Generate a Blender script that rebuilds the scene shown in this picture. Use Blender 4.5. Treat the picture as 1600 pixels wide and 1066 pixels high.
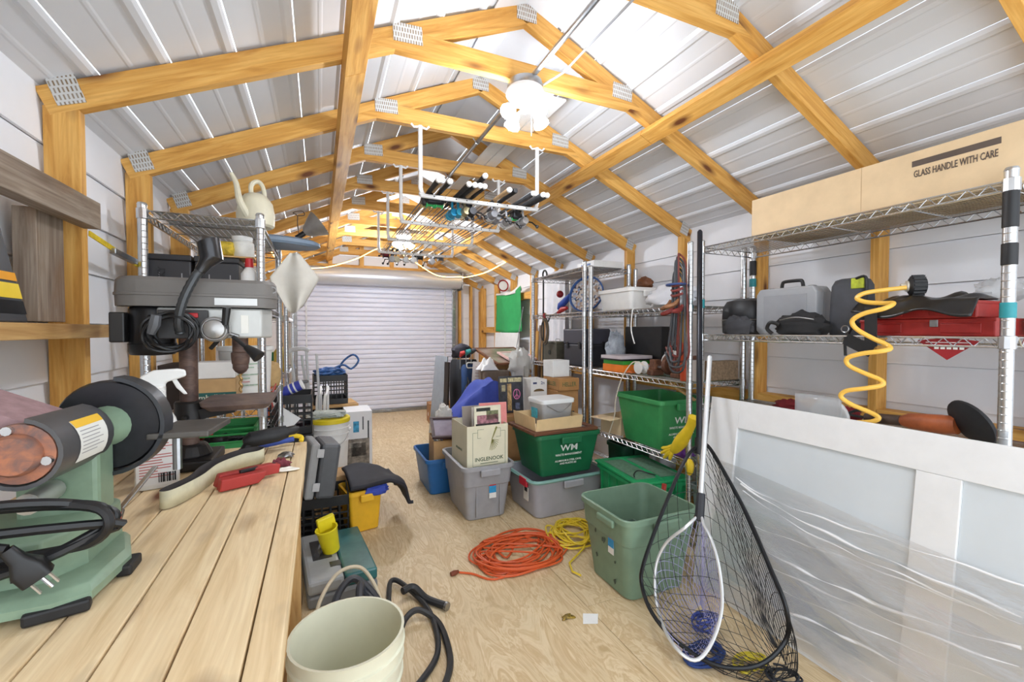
import bpy, math, random
from mathutils import Vector, Matrix
random.seed(7)
for o in list(bpy.data.objects): bpy.data.objects.remove(o)
S = bpy.context.scene
C = S.collection
PI = math.pi
# ------------------------------------------------------------------ camera
F_PX = 680.0; YAW = math.atan(300/F_PX); PITCH = math.atan(18*math.cos(YAW)/F_PX); CAM_H = 1.29
cam = bpy.data.cameras.new('camera'); cam.sensor_width = 36; cam.lens = F_PX/1600*36; cam.clip_start = .02
co = bpy.data.objects.new('camera', cam); C.objects.link(co)
co.location = (0, 0, CAM_H); co.rotation_euler = (PI/2-PITCH, 0, -YAW); S.camera = co
# ------------------------------------------------------------------ world, light, exposure
w = bpy.data.worlds.new('world'); S.world = w; w.use_nodes = True
w.node_tree.nodes['Background'].inputs[0].default_value = (.86, .93, 1, 1)
w.node_tree.nodes['Background'].inputs[1].default_value = 2.6
BULB = 170.0; BULB_FAR = 430.0
S.view_settings.view_transform = 'Standard'; S.view_settings.look = 'None'
S.view_settings.exposure = 0.32; S.view_settings.gamma = 1; S.view_settings.use_curve_mapping = False
# ------------------------------------------------------------------ helpers
_c, _s = math.cos(YAW), math.sin(YAW)
_f = Vector((_s*math.cos(PITCH), _c*math.cos(PITCH), -math.sin(PITCH))); _r = Vector((_c, -_s, 0)); _u = _r.cross(_f)
def P(u, v, x=None, y=None, z=None):
    """world point seen at photo position (u, v) on the plane x=, y= or z="""
    d = _f + _r*((u-800)/F_PX) - _u*((v-533)/F_PX)
    t = x/d.x if x is not None else y/d.y if y is not None else (z-CAM_H)/d.z
    return Vector((0, 0, CAM_H)) + d*t
def lin(c): c /= 255; return c/12.92 if c <= .04045 else ((c+.055)/1.055)**2.4
def rgb(r, g, b): return (lin(r), lin(g), lin(b), 1)
MATS = {}
def nt(name):
    m = bpy.data.materials.new(name); m.use_nodes = True
    return m, m.node_tree, m.node_tree.nodes['Principled BSDF']
def coords(t, scale, rnd=True):
    tc = t.nodes.new('ShaderNodeTexCoord'); oi = t.nodes.new('ShaderNodeObjectInfo')
    mp = t.nodes.new('ShaderNodeMapping'); mp.inputs['Scale'].default_value = scale
    if rnd:
        mu = t.nodes.new('ShaderNodeVectorMath'); mu.operation = 'SCALE'; mu.inputs[0].default_value = (37, 13, 29)
        t.links.new(oi.outputs['Random'], mu.inputs['Scale'])
        ad = t.nodes.new('ShaderNodeVectorMath'); t.links.new(tc.outputs['Object'], ad.inputs[0]); t.links.new(mu.outputs[0], ad.inputs[1])
        t.links.new(ad.outputs[0], mp.inputs['Vector'])
    else: t.links.new(tc.outputs['Object'], mp.inputs['Vector'])
    return mp.outputs[0]
def ramp(t, fac, stops):
    r = t.nodes.new('ShaderNodeValToRGB'); e = r.color_ramp.elements
    while len(e) < len(stops): e.new(.5)
    for i, (p, c) in enumerate(stops): e[i].position = p; e[i].color = c
    t.links.new(fac, r.inputs[0]); return r.outputs[0]
def mixc(t, fac, a, b, mode='MIX'):
    m = t.nodes.new('ShaderNodeMix'); m.data_type = 'RGBA'; m.blend_type = mode
    for s, x in ((0, fac), (6, a), (7, b)):
        if hasattr(x, 'links'): t.links.new(x, m.inputs[s])
        else: m.inputs[s].default_value = x
    return m.outputs[2]
def noise(t, vec, scale, detail=3, rough=.5, dist=0):
    n = t.nodes.new('ShaderNodeTexNoise'); t.links.new(vec, n.inputs['Vector'])
    for k, x in (('Scale', scale), ('Detail', detail), ('Roughness', rough), ('Distortion', dist)): n.inputs[k].default_value = x
    return n.outputs['Fac']
def bump(t, h, b, strength=.2, dist=.01):
    n = t.nodes.new('ShaderNodeBump'); n.inputs['Strength'].default_value = strength; n.inputs['Distance'].default_value = dist
    t.links.new(h, n.inputs['Height']); t.links.new(n.outputs[0], b.inputs['Normal'])
def M(c, rough=.5, metal=0, var=.10, scale=14, bmp=0, alpha=None, trans=0, emit=0, spec=None):
    """plain procedural material: colour with soft mottling, optional relief"""
    key = ('M', c, rough, metal, var, scale, bmp, alpha, trans, emit, spec)
    if key in MATS: return MATS[key]
    m, t, b = nt('surface_%d_%d_%d' % c)
    base = rgb(*c)
    if var:
        v = coords(t, (1, 1, 1)); n = noise(t, v, scale, 4, .6)
        lo = tuple(x*(1-var*2.2) for x in base[:3])+(1,); hi = tuple(min(1, x*(1+var)) for x in base[:3])+(1,)
        t.links.new(ramp(t, n, [(.3, lo), (.6, base), (.8, hi)]), b.inputs['Base Color'])
        if bmp: bump(t, n, b, bmp, .006)
    else: b.inputs['Base Color'].default_value = base
    b.inputs['Roughness'].default_value = rough; b.inputs['Metallic'].default_value = metal
    if spec is not None: b.inputs['Specular IOR Level'].default_value = spec
    if alpha is not None: b.inputs['Alpha'].default_value = alpha
    if trans: b.inputs['Transmission Weight'].default_value = trans
    if emit: b.inputs['Emission Color'].default_value = base; b.inputs['Emission Strength'].default_value = emit
    MATS[key] = m; return m
def WOOD(name, light, mid, dark, knots=True, stretch=(1.2, 14, 14), blotch=None, rough=.6):
    """sawn timber, grain along local X"""
    if name in MATS: return MATS[name]
    m, t, b = nt(name)
    v = coords(t, stretch); n = noise(t, v, 2.2, 5, .62, .9)
    c = ramp(t, n, [(.28, rgb(*dark)), (.45, rgb(*mid)), (.62, rgb(*light)), (.8, rgb(*mid))])
    v2 = coords(t, (3, 70, 70)); n2 = noise(t, v2, 2, 2)
    c = mixc(t, ramp(t, n2, [(.35, (0, 0, 0, 1)), (.7, (.35, .35, .35, 1))]), c, rgb(*dark))
    if blotch:
        v3 = coords(t, (2, 5, 5)); c = mixc(t, ramp(t, noise(t, v3, 1.6, 4, .6), [(.55, (0, 0, 0, 1)), (.75, (.75, .75, .75, 1))]), c, rgb(*blotch))
    if knots:
        v4 = coords(t, (3.1, 9, 9)); vo = t.nodes.new('ShaderNodeTexVoronoi'); vo.inputs['Scale'].default_value = 1.0; t.links.new(v4, vo.inputs['Vector'])
        c = mixc(t, ramp(t, vo.outputs['Distance'], [(.09, (1, 1, 1, 1)), (.16, (.5, .5, .5, 1)), (.27, (0, 0, 0, 1))]), c, rgb(104, 56, 20))
    t.links.new(c, b.inputs['Base Color']); b.inputs['Roughness'].default_value = rough; bump(t, n2, b, .15, .004)
    MATS[name] = m; return m
PINE = lambda: WOOD('pine_framing', (232, 182, 100), (216, 160, 76), (184, 126, 50))
PALE = lambda: WOOD('pale_bench_pine', (238, 216, 176), (228, 202, 160), (204, 174, 128), blotch=(168, 150, 124))
GREYW = lambda: WOOD('weathered_timber', (158, 144, 128), (134, 118, 102), (96, 78, 62), knots=False, blotch=(120, 86, 52))
DARKW = lambda: WOOD('dark_stained_wood', (124, 78, 48), (104, 62, 38), (76, 42, 26), knots=False)
TANW = lambda: WOOD('tan_lumber', (206, 168, 112), (190, 150, 94), (160, 116, 66))
CHROME = lambda: M((208, 210, 212), .26, .95, .04, 20)
STEEL = lambda: M((170, 172, 174), .35, 1, .12, 20)
BLACK = lambda: M((26, 26, 28), .45, 0, .15, 20)
RUBBER = lambda: M((32, 32, 34), .6, 0, .2, 30)
WHITE = lambda: M((236, 236, 234), .45, 0, .03)
CARD = lambda: M((196, 156, 108), .85, 0, .07, 9)
PALECARD = lambda: M((222, 196, 158), .85, 0, .05, 9)
class MB:
    """collects geometry for ONE mesh object"""
    def __init__(s): s.v = []; s.f = []; s.mi = []; s.cur = 0; s.T = None
    def mat(s, i): s.cur = i; return s
    def at(s, M4): s.T = M4; return s
    def add(s, vs, fs):
        n = len(s.v)
        for p in vs:
            p = Vector(p); s.v.append(s.T @ p if s.T else p)
        for f in fs: s.f.append([n+i for i in f]); s.mi.append(s.cur)
        return s
    def box(s, a, b):
        x0, y0, z0 = a; x1, y1, z1 = b
        return s.add([(x0,y0,z0),(x1,y0,z0),(x1,y1,z0),(x0,y1,z0),(x0,y0,z1),(x1,y0,z1),(x1,y1,z1),(x0,y1,z1)],
                     [(3,2,1,0),(4,5,6,7),(0,1,5,4),(1,2,6,5),(2,3,7,6),(3,0,4,7)])
    def cbox(s, c, d): return s.box([c[i]-d[i]/2 for i in range(3)], [c[i]+d[i]/2 for i in range(3)])
    def bar(s, p0, p1, w_, h_, up=(0,0,1)):
        p0 = Vector(p0); p1 = Vector(p1); d = (p1-p0).normalized(); sd = d.cross(Vector(up)).normalized(); u = sd.cross(d)
        vs = [p + sd*a*w_/2 + u*b*h_/2 for p in (p0, p1) for a, b in ((-1,-1),(1,-1),(1,1),(-1,1))]
        return s.add(vs, [(3,2,1,0),(4,5,6,7),(0,1,5,4),(1,2,6,5),(2,3,7,6),(3,0,4,7)])
    def loft(s, rings, cap0=True, cap1=True, closed=False):
        n = len(rings[0]); vs = [p for r in rings for p in r]; fs = []
        k = len(rings)
        for i in range(k if closed else k-1):
            j = (i+1) % k
            for a in range(n): b = (a+1) % n; fs.append((i*n+a, i*n+b, j*n+b, j*n+a))
        if not closed:
            if cap0: fs.append(tuple(range(n-1, -1, -1)))
            if cap1: fs.append(tuple((k-1)*n+a for a in range(n)))
        return s.add(vs, fs)
    def tube(s, pts, r, n=6, closed=False, caps=True):
        pts = [Vector(p) for p in pts]; k = len(pts)
        if k < 2: return s
        rs = r if isinstance(r, (list, tuple)) else [r]*k
        t0 = (pts[1]-pts[0]).normalized(); a = Vector((0,0,1)) if abs(t0.z) < .9 else Vector((1,0,0))
        nx = t0.cross(a).normalized(); rings = []
        for i in range(k):
            t = (pts[(i+1) % k]-pts[i-1]) if (closed or 0 < i < k-1) else (pts[1]-pts[0] if i == 0 else pts[-1]-pts[-2])
            if t.length < 1e-9: t = t0
            t = t.normalized(); nx = nx - t*nx.dot(t)
            if nx.length < 1e-6: nx = t.orthogonal()
            nx.normalize(); ny = t.cross(nx)
            rings.append([pts[i] + (nx*math.cos(2*PI*j/n) + ny*math.sin(2*PI*j/n))*rs[i] for j in range(n)])
        return s.loft(rings, caps, caps, closed)
    def cyl(s, p0, p1, r0, r1=None, n=14): return s.tube([p0, p1], [r0, r0 if r1 is None else r1], n)
    def lathe(s, prof, n=20, c=(0,0,0), axis='z', caps=True):
        c = Vector(c); rings = []
        for r, h in prof:
            ring = []
            for j in range(n):
                a = 2*PI*j/n; x, y = r*math.cos(a), r*math.sin(a)
                ring.append(c + Vector({'z': (x,y,h), 'x': (h,x,y), 'y': (y,h,x)}[axis]))
            rings.append(ring)
        return s.loft(rings, caps, caps)
    def prism(s, poly, a, b, axis='y'):
        def q(p, h): return {'y': (p[0], h, p[1]), 'x': (h, p[0], p[1]), 'z': (p[0], p[1], h)}[axis]
        n = len(poly); vs = [q(p, a) for p in poly] + [q(p, b) for p in poly]
        return s.add(vs, [tuple(range(n-1,-1,-1)), tuple(range(n, 2*n))] + [(i, (i+1) % n, n+(i+1) % n, n+i) for i in range(n)])
    def grid(s, fn, nu, nv, thick=0, nrm=None):
        vs = [Vector(fn(i/nu, j/nv)) for i in range(nu+1) for j in range(nv+1)]
        fs = [(i*(nv+1)+j, (i+1)*(nv+1)+j, (i+1)*(nv+1)+j+1, i*(nv+1)+j+1) for i in range(nu) for j in range(nv)]
        return s.add(vs, fs)
    def ball(s, c, r, n=12, k=7, sq=(1,1,1)):
        c = Vector(c); rings = []
        for i in range(k+1):
            t = PI*(.02+.96*i/k); rings.append([c + Vector((r*math.sin(t)*math.cos(2*PI*j/n)*sq[0], r*math.sin(t)*math.sin(2*PI*j/n)*sq[1], -r*math.cos(t)*sq[2])) for j in range(n)])
        return s.loft(rings)
    def rrect(s, cx, cy, z, w_, d_, r, k=3):
        out = []
        r = min(r, w_/2-.001, d_/2-.001)
        for qx, qy, a0 in ((1,1,0),(-1,1,90),(-1,-1,180),(1,-1,270)):
            for i in range(k+1):
                a = math.radians(a0+90*i/k); out.append(Vector((cx+qx*(w_/2-r)+r*math.cos(a), cy+qy*(d_/2-r)+r*math.sin(a), z)))
        return out
    def build(s, name, mats, parent=None, smooth=35, bev=0, label=None, thick=0, sub=0):
        me = bpy.data.meshes.new(name); me.from_pydata([tuple(p) for p in s.v], [], s.f)
        for m in (mats if isinstance(mats, (list, tuple)) else [mats]): me.materials.append(m)
        me.polygons.foreach_set('material_index', s.mi)
        o = bpy.data.objects.new(name, me); C.objects.link(o)
        if smooth:
            me.polygons.foreach_set('use_smooth', [True]*len(me.polygons)); me.set_sharp_from_angle(angle=math.radians(smooth))
        me.update()
        if parent: o.parent = parent
        if thick:
            md = o.modifiers.new('thick', 'SOLIDIFY'); md.thickness = thick; md.offset = 0
            if len(me.materials) > 1: md.material_offset = 1
        if sub: md = o.modifiers.new('sub', 'SUBSURF'); md.levels = sub; md.render_levels = sub
        if bev: md = o.modifiers.new('bevel', 'BEVEL'); md.width = bev; md.segments = 2; md.limit_method = 'ANGLE'; md.angle_limit = .7
        if label: o['label'] = label
        return o
def thing(name, label, cat, loc=(0,0,0), rz=0, group=None, rx=0, ry=0):
    o = bpy.data.objects.new(name, None); C.objects.link(o); o.empty_display_size = .05
    o.location = loc; o.rotation_euler = (rx, ry, rz); tag(o, label, cat, group); return o
def tag(o, label, cat, group=None):
    o['label'] = label; o['category'] = cat
    if group: o['group'] = group
    return o
def struct(o): o['kind'] = 'structure'; return o
def at(o, loc, rz=0, rx=0, ry=0): o.location = loc; o.rotation_euler = (rx, ry, rz); return o
def kid(src, parent, loc=None, rot=None, sc=None):
    c = src.copy(); C.objects.link(c); c.parent = parent
    if loc is not None: c.location = loc
    if rot is not None: c.rotation_euler = rot
    if sc is not None: c.scale = sc
    return c
def beam(name, p0, p1, w_, h_, mat, parent=None, up=(0,0,1), bev=.002):
    """timber with local X along its length so the grain runs along it"""
    p0 = Vector(p0); p1 = Vector(p1); d = (p1-p0); L = d.length; d.normalize(); y = Vector(up).cross(d).normalized(); z = d.cross(y)
    o = MB().cbox((0,0,0), (L, w_, h_)).build(name, mat, parent, 0, bev)
    R = Matrix((d, y, z)).transposed().to_4x4(); R.translation = (p0+p1)/2
    if parent: o.matrix_local = R
    else: o.matrix_world = R
    return o
def text(body, size, mat, parent, M4, name='lettering', depth=.0006, font_sx=1, space=1, bold=.012):
    cu = bpy.data.curves.new('txt', 'FONT'); cu.body = body; cu.size = size; cu.extrude = depth; cu.align_x = 'CENTER'; cu.align_y = 'CENTER'; cu.resolution_u = 2; cu.offset = size*bold; cu.space_character = space
    t = bpy.data.objects.new('txt', cu); C.objects.link(t); bpy.context.view_layer.update()
    me = bpy.data.meshes.new_from_object(t.evaluated_get(bpy.context.evaluated_depsgraph_get()))
    bpy.data.objects.remove(t); me.materials.clear(); me.materials.append(mat)
    o = bpy.data.objects.new(name, me); C.objects.link(o); o.parent = parent; o.matrix_local = M4 @ Matrix.Diagonal((font_sx, 1, 1, 1)); return o
def face(loc, normal='-y', roll=0):
    """matrix that puts flat lettering on a vertical face whose outward normal is given"""
    R = {'-y': Matrix.Rotation(PI/2, 4, 'X'), '-x': Matrix.Rotation(-PI/2, 4, 'Z') @ Matrix.Rotation(PI/2, 4, 'X'), '+x': Matrix.Rotation(PI/2, 4, 'Z') @ Matrix.Rotation(PI/2, 4, 'X'), '+z': Matrix.Identity(4)}[normal]
    return Matrix.Translation(loc) @ R @ Matrix.Rotation(roll, 4, 'Z')
def smooth_path(pts, k=8, closed=False):
    pts = [Vector(p) for p in pts]; n = len(pts); out = []
    for i in range(n if closed else n-1):
        g = lambda j: pts[j % n] if closed else pts[max(0, min(n-1, j))]
        a, b, c, d = g(i-1), g(i), g(i+1), g(i+2)
        for q in range(k):
            t = q/k; out.append(.5*((2*b)+(c-a)*t+(2*a-5*b+4*c-d)*t*t+(3*b-a-3*c+d)*t**3))
    if not closed: out.append(pts[-1])
    return out
# ================================================================== THE SHED
XL, XR, XM = -.786, 2.564, .889; EAVE, RIDGE = 2.066, 2.815; Y0, Y1 = -.75, 7.13
SL = (RIDGE-EAVE)/(XR-XM); CA = 1/math.sqrt(1+SL*SL)
TY = [.605+.63*k for k in range(11)]
SIDING = M((240, 242, 247), .5, 0, .02, 3)
PANEL = M((220, 223, 228), .5, 0, .03, 2)
# floor: plywood sheets on a subfloor
def plywood():
    m, t, b = nt('plywood'); v = coords(t, (5.5, 1.1, 1)); n = noise(t, v, 1.7, 4, .6, 2.2)
    c = ramp(t, n, [(.3, rgb(188, 160, 118)), (.42, rgb(216, 194, 156)), (.5, rgb(198, 170, 128)), (.56, rgb(222, 202, 166)), (.64, rgb(204, 178, 136)), (.75, rgb(224, 204, 170))])
    v2 = coords(t, (1, 1, 1)); c = mixc(t, ramp(t, noise(t, v2, 2.3, 5, .65), [(.5, (0,0,0,1)), (.8, (.55,.55,.55,1))]), c, rgb(190, 168, 132))
    t.links.new(c, b.inputs['Base Color']); b.inputs['Roughness'].default_value = .55; bump(t, n, b, .1, .003); return m
PLY = plywood()
fl = struct(MB().box((XL-.1, Y0, -.14), (XR+.1, Y1+.1, -.019)).build('floor', TANW(), None, 0))
for sx in range(-1, 3):
    x0 = max(XL-.09, -.09+1.22*sx); x1 = min(XR+.09, -.09+1.22*(sx+1))
    y = Y0 + (.0 if sx % 2 else -1.22)
    while y < Y1:
        a, b = max(Y0, y), min(Y1+.09, y+2.44)
        o = MB().box((x0+.001, a+.001, -.018), (x1-.001, b-.001, 0)).build('plywood_sheet', PLY, fl, 0, .001); y += 2.44
# side walls: lap boards, studs, blocking
def side_wall(name, x, sgn):
    wl = struct(MB().box((min(x-sgn*.03, x-sgn*.045), Y0, -.02), (max(x-sgn*.03, x-sgn*.045), Y1+.09, EAVE+.02)).build(name, SIDING, None, 0))
    bd = None; z = 0.0
    while z < EAVE-.01:
        h = min(.188, EAVE-z)
        if bd is None:
            bd = MB().prism([(0, 0), (-sgn*.012, 0), (-sgn*.024, .186), (-sgn*.012, .186)][::1], Y0, Y1+.08, 'y').build('siding_board', SIDING, wl, 0); bd.location = (x-sgn*.002, 0, z)
            bd.rotation_euler = (0, 0, 0)
        else: kid(bd, wl, (x-sgn*.002, 0, z), None, (1, 1, h/.188))
        z += .188
    for y in TY: beam('stud', (x+sgn*.045, y, .04), (x+sgn*.045, y, EAVE-.072), .0365, .089, PINE(), wl, (1,0,0))
    beam('bottom_plate', (x+sgn*.045, Y0, .019), (x+sgn*.045, Y1, .019), .089, .038, PINE(), wl)
    return wl
wl = side_wall('wall_left', XL, 1); wr = side_wall('wall_right', XR, -1)
for a, b in zip(TY[:-1], TY[1:]): beam('blocking', (XR-.045, a+.02, .87), (XR-.045, b-.02, .87), .089, .07, PINE(), wr)
for y, z in ((6.6, 1.3), (5.96, 1.75), (5.33, 1.75)): beam('blocking', (XR-.045, y-.29, z), (XR-.045, y+.29, z), .08, .09, PINE(), wr)
# weathered boards fixed to the left studs
beam('weathered_rail', (XL+.115, .6, 1.645), (XL+.115, 1.845, 1.66), .045, .085, GREYW(), wl)
beam('weathered_post', (XL+.05, 1.70, 1.315), (XL+.05, 1.70, 1.63), .14, .05, GREYW(), wl, (1,0,0)).name = 'weathered_post'
beam('shelf_board', (XL+.10, .6, 1.288), (XL+.10, 1.885, 1.288), .19, .038, TANW(), wl)
# far wall around the roll-up door
wb = struct(MB().box((XL-.03, Y1+.05, 0), (XR+.03, Y1+.07, EAVE)).build('wall_back', SIDING, None, 0))
wb_b = None
for i in range(15):
    z = .188*i
    half = (XR-XL)/2 if z < EAVE-.1 else max(.1, (RIDGE-z-.1)/SL)
    if z > RIDGE-.15: break
    MB().prism([(0, 0), (.012, 0), (.024, .186), (.012, .186)], XM-half, XM+half, 'x').build('siding_board', SIDING, wb, 0).location = (0, Y1+.012, z)
for x in (XL+.05, -.47, 2.16, 2.36, XR-.03): beam('stud', (x, Y1-.035, .04), (x, Y1-.035, EAVE+(XR-XM-abs(x-XM))*SL-.115), .0365, .085, PINE(), wb, (0,1,0))
for x in (.15, .60, 1.05, 1.5): beam('gable_stud', (x, Y1-.035, 2.27), (x, Y1-.035, EAVE+(XR-XM-abs(x-XM))*SL-.02), .06, .06, PINE(), wb, (0,1,0))
beam('header', (-.47, Y1-.03, 2.24), (2.16, Y1-.03, 2.24), .06, .10, PINE(), wb)
# roll-up door
DM = M((226, 227, 240), .4, 0, .03, 4)
d1 = struct(bpy.data.objects.new('door_1', None)); C.objects.link(d1); d1.location = (XM-.03, Y1-.05, 0)
sl = None
for i in range(27):
    if sl is None:
        prof = [(0,0),(-.006,.006),(-.016,.014),(-.019,.035),(-.016,.056),(-.006,.066),(0,.0715),(.004,.0715),(.004,0)]
        sl = MB().prism(prof, -1.18, 1.18, 'x').build('slat', DM, d1, 30); sl.location = (0, 0, .05)
    else: kid(sl, d1, (0, 0, .05+.0725*i))
MB().box((-1.18,-.03,0),(1.18,.012,.05)).build('bottom_bar', STEEL(), d1, 0, .004)
MB().lathe([(.02,-1.27),(.125,-1.265),(.13,-1.2),(.13,1.2),(.125,1.265),(.02,1.27)], 28, (0,-.13,2.1), 'x').build('door_roll', M((206,208,214), .32, .35, .03, 4), d1, 40)
for s in (-1, 1):
    MB().box((s*1.19-.03,-.05,0),(s*1.19+.03,.02,2.12)).build('guide_track', STEEL(), d1, 0, .004)
    MB().box((s*1.04-.012,-.026,.05),(s*1.04+.012,-.02,2.02)).build('strap', M((225,226,230), .5), d1, 0)
    MB().box((s*1.275-.008,-.27,1.95),(s*1.275+.008,.03,2.23)).build('end_bracket', STEEL(), d1, 0, .004)
    for k in range(7): MB().cyl((s*1.19,-.062,.15+.3*k),(s*1.19,-.05,.15+.3*k),.012,None,8).build('bolt', CHROME(), d1)
MB().cbox((.1,-.04,.02),(.12,.02,.03)).build('handle', STEEL(), d1, 0, .004)
# ceiling: white ribbed panels, trusses, long braces
ce = struct(bpy.data.objects.new('ceiling', None)); C.objects.link(ce); ce.location = (XM, 0, RIDGE)
NP = 9; LEN = (XR-XM+.06)/CA; pw = LEN/NP
pan = MB().prism([(0,.004),(.012,-.007),(.03,-.007),(.042,.002),(pw*.5,.002),(pw*.5+.006,.0),(pw*.5+.014,.0),(pw*.5+.02,.002),(pw-.004,.002),(pw-.004,.006),(0,.009)], Y0, Y1+.08, 'y').build('ceiling_panel', PANEL, ce, 0)
for sgn in (1, -1):
    for i in range(NP):
        p = pan if (sgn == 1 and i == 0) else kid(pan, ce)
        ang = math.atan(SL); d = i*pw
        p.location = (sgn*d*CA, 0, -d*CA*SL); p.rotation_euler = (0, ang, 0) if sgn == 1 else (0, -ang, 0)
        if sgn == -1: p.scale = (-1, 1, 1)
MB().prism([(-.16,-.16*SL-.004),(0,-.006),(.16,-.16*SL-.004),(.16,-.16*SL-.012),(0,-.016),(-.16,-.16*SL-.012)], Y0, Y1+.08, 'y').build('ridge_cap', PANEL, ce, 0)
def plate_mat():
    m, t, b = nt('toothed_plate'); v = coords(t, (1,1,1), False); br = t.nodes.new('ShaderNodeTexBrick'); t.links.new(v, br.inputs['Vector'])
    br.inputs['Scale'].default_value = 1; br.inputs['Brick Width'].default_value = .011; br.inputs['Row Height'].default_value = .022; br.inputs['Mortar Size'].default_value = .0032; br.inputs['Mortar Smooth'].default_value = 0
    br.inputs['Color1'].default_value = rgb(138, 116, 88); br.inputs['Color2'].default_value = rgb(160, 150, 136); br.inputs['Mortar'].default_value = rgb(214, 214, 212)
    t.links.new(br.outputs[0], b.inputs['Base Color']); b.inputs['Metallic'].default_value = .3; b.inputs['Roughness'].default_value = .45; return m
PLT = plate_mat()
plate = None
def gusset(parent, x, y, z, w_, h_, ang):
    global plate
    o = MB().cbox((0,0,0),(w_,h_,.0025)).build('gusset_plate', PLT, parent, 0)
    Mw = Matrix.Translation((x, y, z)) @ Matrix.Rotation(-ang, 4, 'Y') @ Matrix.Rotation(PI/2, 4, 'X')
    bpy.context.view_layer.update(); o.matrix_local = parent_local(parent).inverted() @ Mw
def parent_local(o):
    return ce.matrix_world @ o.matrix_local if o.parent == ce else o.matrix_world
ce_loc = Vector((XM, 0, RIDGE)); ce.matrix_world = Matrix.Translation(ce_loc)
RH = .089; off = RH/2/CA + .012
ANG = math.atan(SL)
for y in TY[:-1]+[Y1-.06]:
    raf = {}
    for s in (-1, 1):
        xe = XL+.0 if s < 0 else XR
        raf[s] = beam('rafter', (xe-XM-s*.0, y, EAVE-off-RIDGE), (-s*.0+s*.004, y, -off), .038, RH, PINE(), ce, (0,0,1))
        if s > 0: raf[s].name = 'rafter'
    tz = 2.485-RIDGE; hx = .70
    tie = MB().prism([(-hx, -.045), (hx, -.045), (hx-.13, .02), (hx-.22, .045), (-hx+.22, .045), (-hx+.13, .02)], -.019, .019, 'y').build('collar_tie', PINE(), ce, 0, .002); tie.location = (0, y-.001, tz)
    for sd in (-1, 1):
        yy = y+sd*.0215
        gusset(raf[-1], XM, yy, RIDGE-.058, .10, .075, 0)
        for s in (-1, 1):
            gusset(raf[s], XM+s*.545, yy, 2.515, .12, .075, s*-.05)
            gusset(raf[s], XL+.055 if s < 0 else XR-.055, yy, EAVE-.005, .075, .11, .35*s*-1)
for x, sg in ((.135, -1), (1.645, 1)):
    zc = EAVE + (XR-XM-abs(x-XM))*SL - RH/CA - .012 - .022
    for a, b in ((Y0, 1.9), (1.9, 4.5), (4.5, Y1-.05)):
        beam('brace_board', (x-XM, a+.002, zc-RIDGE), (x-XM, b-.002, zc-RIDGE), .089, .036, PINE(), ce, (-sg*-SL, 0, 1))
# conduit, loose boards on the ties, rope light
cn = thing('steel_conduit', 'long grey steel conduit running under the collar ties to the ceiling light', 'conduit', (.875, 0, 2.42))
MB().cyl((0,Y0,0),(0,6.6,0),.011,None,10).build('pipe', STEEL(), cn)
for y in TY[:-1]: MB().tube([(-.03,y,.018),(-.014,y,.002),(-.011,y,-.008),(0,y,-.0135),(.011,y,-.008),(.014,y,.002),(.03,y,.018)],.003,5).build('strap_clip', STEEL(), cn)
tag(MB().tube([(1.0,Y0,2.435),(1.0,.9,2.43),(1.0,1.7,2.435),(.96,1.82,2.432)],.005,6).build('power_cable', M((150,152,154),.5), None), 'thin grey power cable running beside the steel conduit', 'cable')
for x, a, b, l in ((1.10, 2.0, 4.6, 'white trim board resting on the collar ties, nearer the ridge'), (1.193, 2.07, 3.3, 'shorter white trim board resting on the collar ties')):
    tag(at(MB().cbox((0,0,0),(.085,b-a,.012)).build('trim_board', WHITE(), None, 0, .002), (x, (a+b)/2, 2.539)), l, 'board')
def eave_pt(x, y): return Vector((x, y, EAVE+(XR-XM-abs(x-XM))*SL-.13))
rl = [eave_pt(XL+.35, 4.3), eave_pt(XL+.35, 5.6), eave_pt(XL+.45, 6.72)] + [eave_pt(XM-1.2+2.4*i/6, 6.72) + Vector((0,0,.02*math.sin(i*2.1)-.16*(abs(i-3) < 2.5))) for i in range(7)] + [eave_pt(XR-.45, 6.72), eave_pt(XR-.4, 5.9), eave_pt(XR-.45, 5.0)]
tag(MB().tube(smooth_path(rl, 6), .007, 6).build('rope_light', M((255, 206, 120), .4, 0, 0, emit=5), None), 'glowing warm rope light strung around the far gable', 'rope light')
# ceiling light kits
def fan_light(loc, label, power):
    f = thing('ceiling_light', label, 'ceiling light', loc)
    MB().lathe([(.02,.0),(.075,-.004),(.082,-.025),(.078,-.04)], 24).build('housing', STEEL(), f)
    MB().lathe([(.08,-.038),(.088,-.05),(.088,-.062),(.07,-.078),(.04,-.098),(.026,-.105),(.024,-.112),(.0,-.112)], 24, caps=False).build('motor_dome', WHITE(), f)
    MB().cyl((0,0,-.112),(0,0,-.14),.018,None,12).build('hub', CHROME(), f)
    for k in range(4):
        a = .25+k*PI/2; d = Vector((math.cos(a), math.sin(a), 0)); z = Vector((0,0,1))
        ar = MB().tube([d*.012-z*.128, d*.035-z*.122, d*.07-z*.128],.008,8).build('arm', WHITE(), f)
        q = (d*.62-z*.78).normalized(); b0 = d*.066-z*.125
        MB().tube([b0, b0+q*.022],[.018,.02],12).build('socket', WHITE(), ar)
        MB().tube([b0+q*t for t in (.022,.034,.05,.062,.07)],[.018,.030,.037,.034,.012],12).build('bulb', M((240,246,255), .3, 0, 0, emit=power), ar)
    MB().tube([(.02,-.02,-.12),(.02,-.022,-.25)],.0015,5).build('pull_chain', CHROME(), f)
    return f
fan_light((.86, 1.80, 2.415), 'white four-bulb ceiling light kit under the first collar ties, nearest the camera', BULB)
fan_light((.875, 5.02, 2.41), 'far four-bulb ceiling light kit behind the fishing rods', BULB_FAR)
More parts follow.
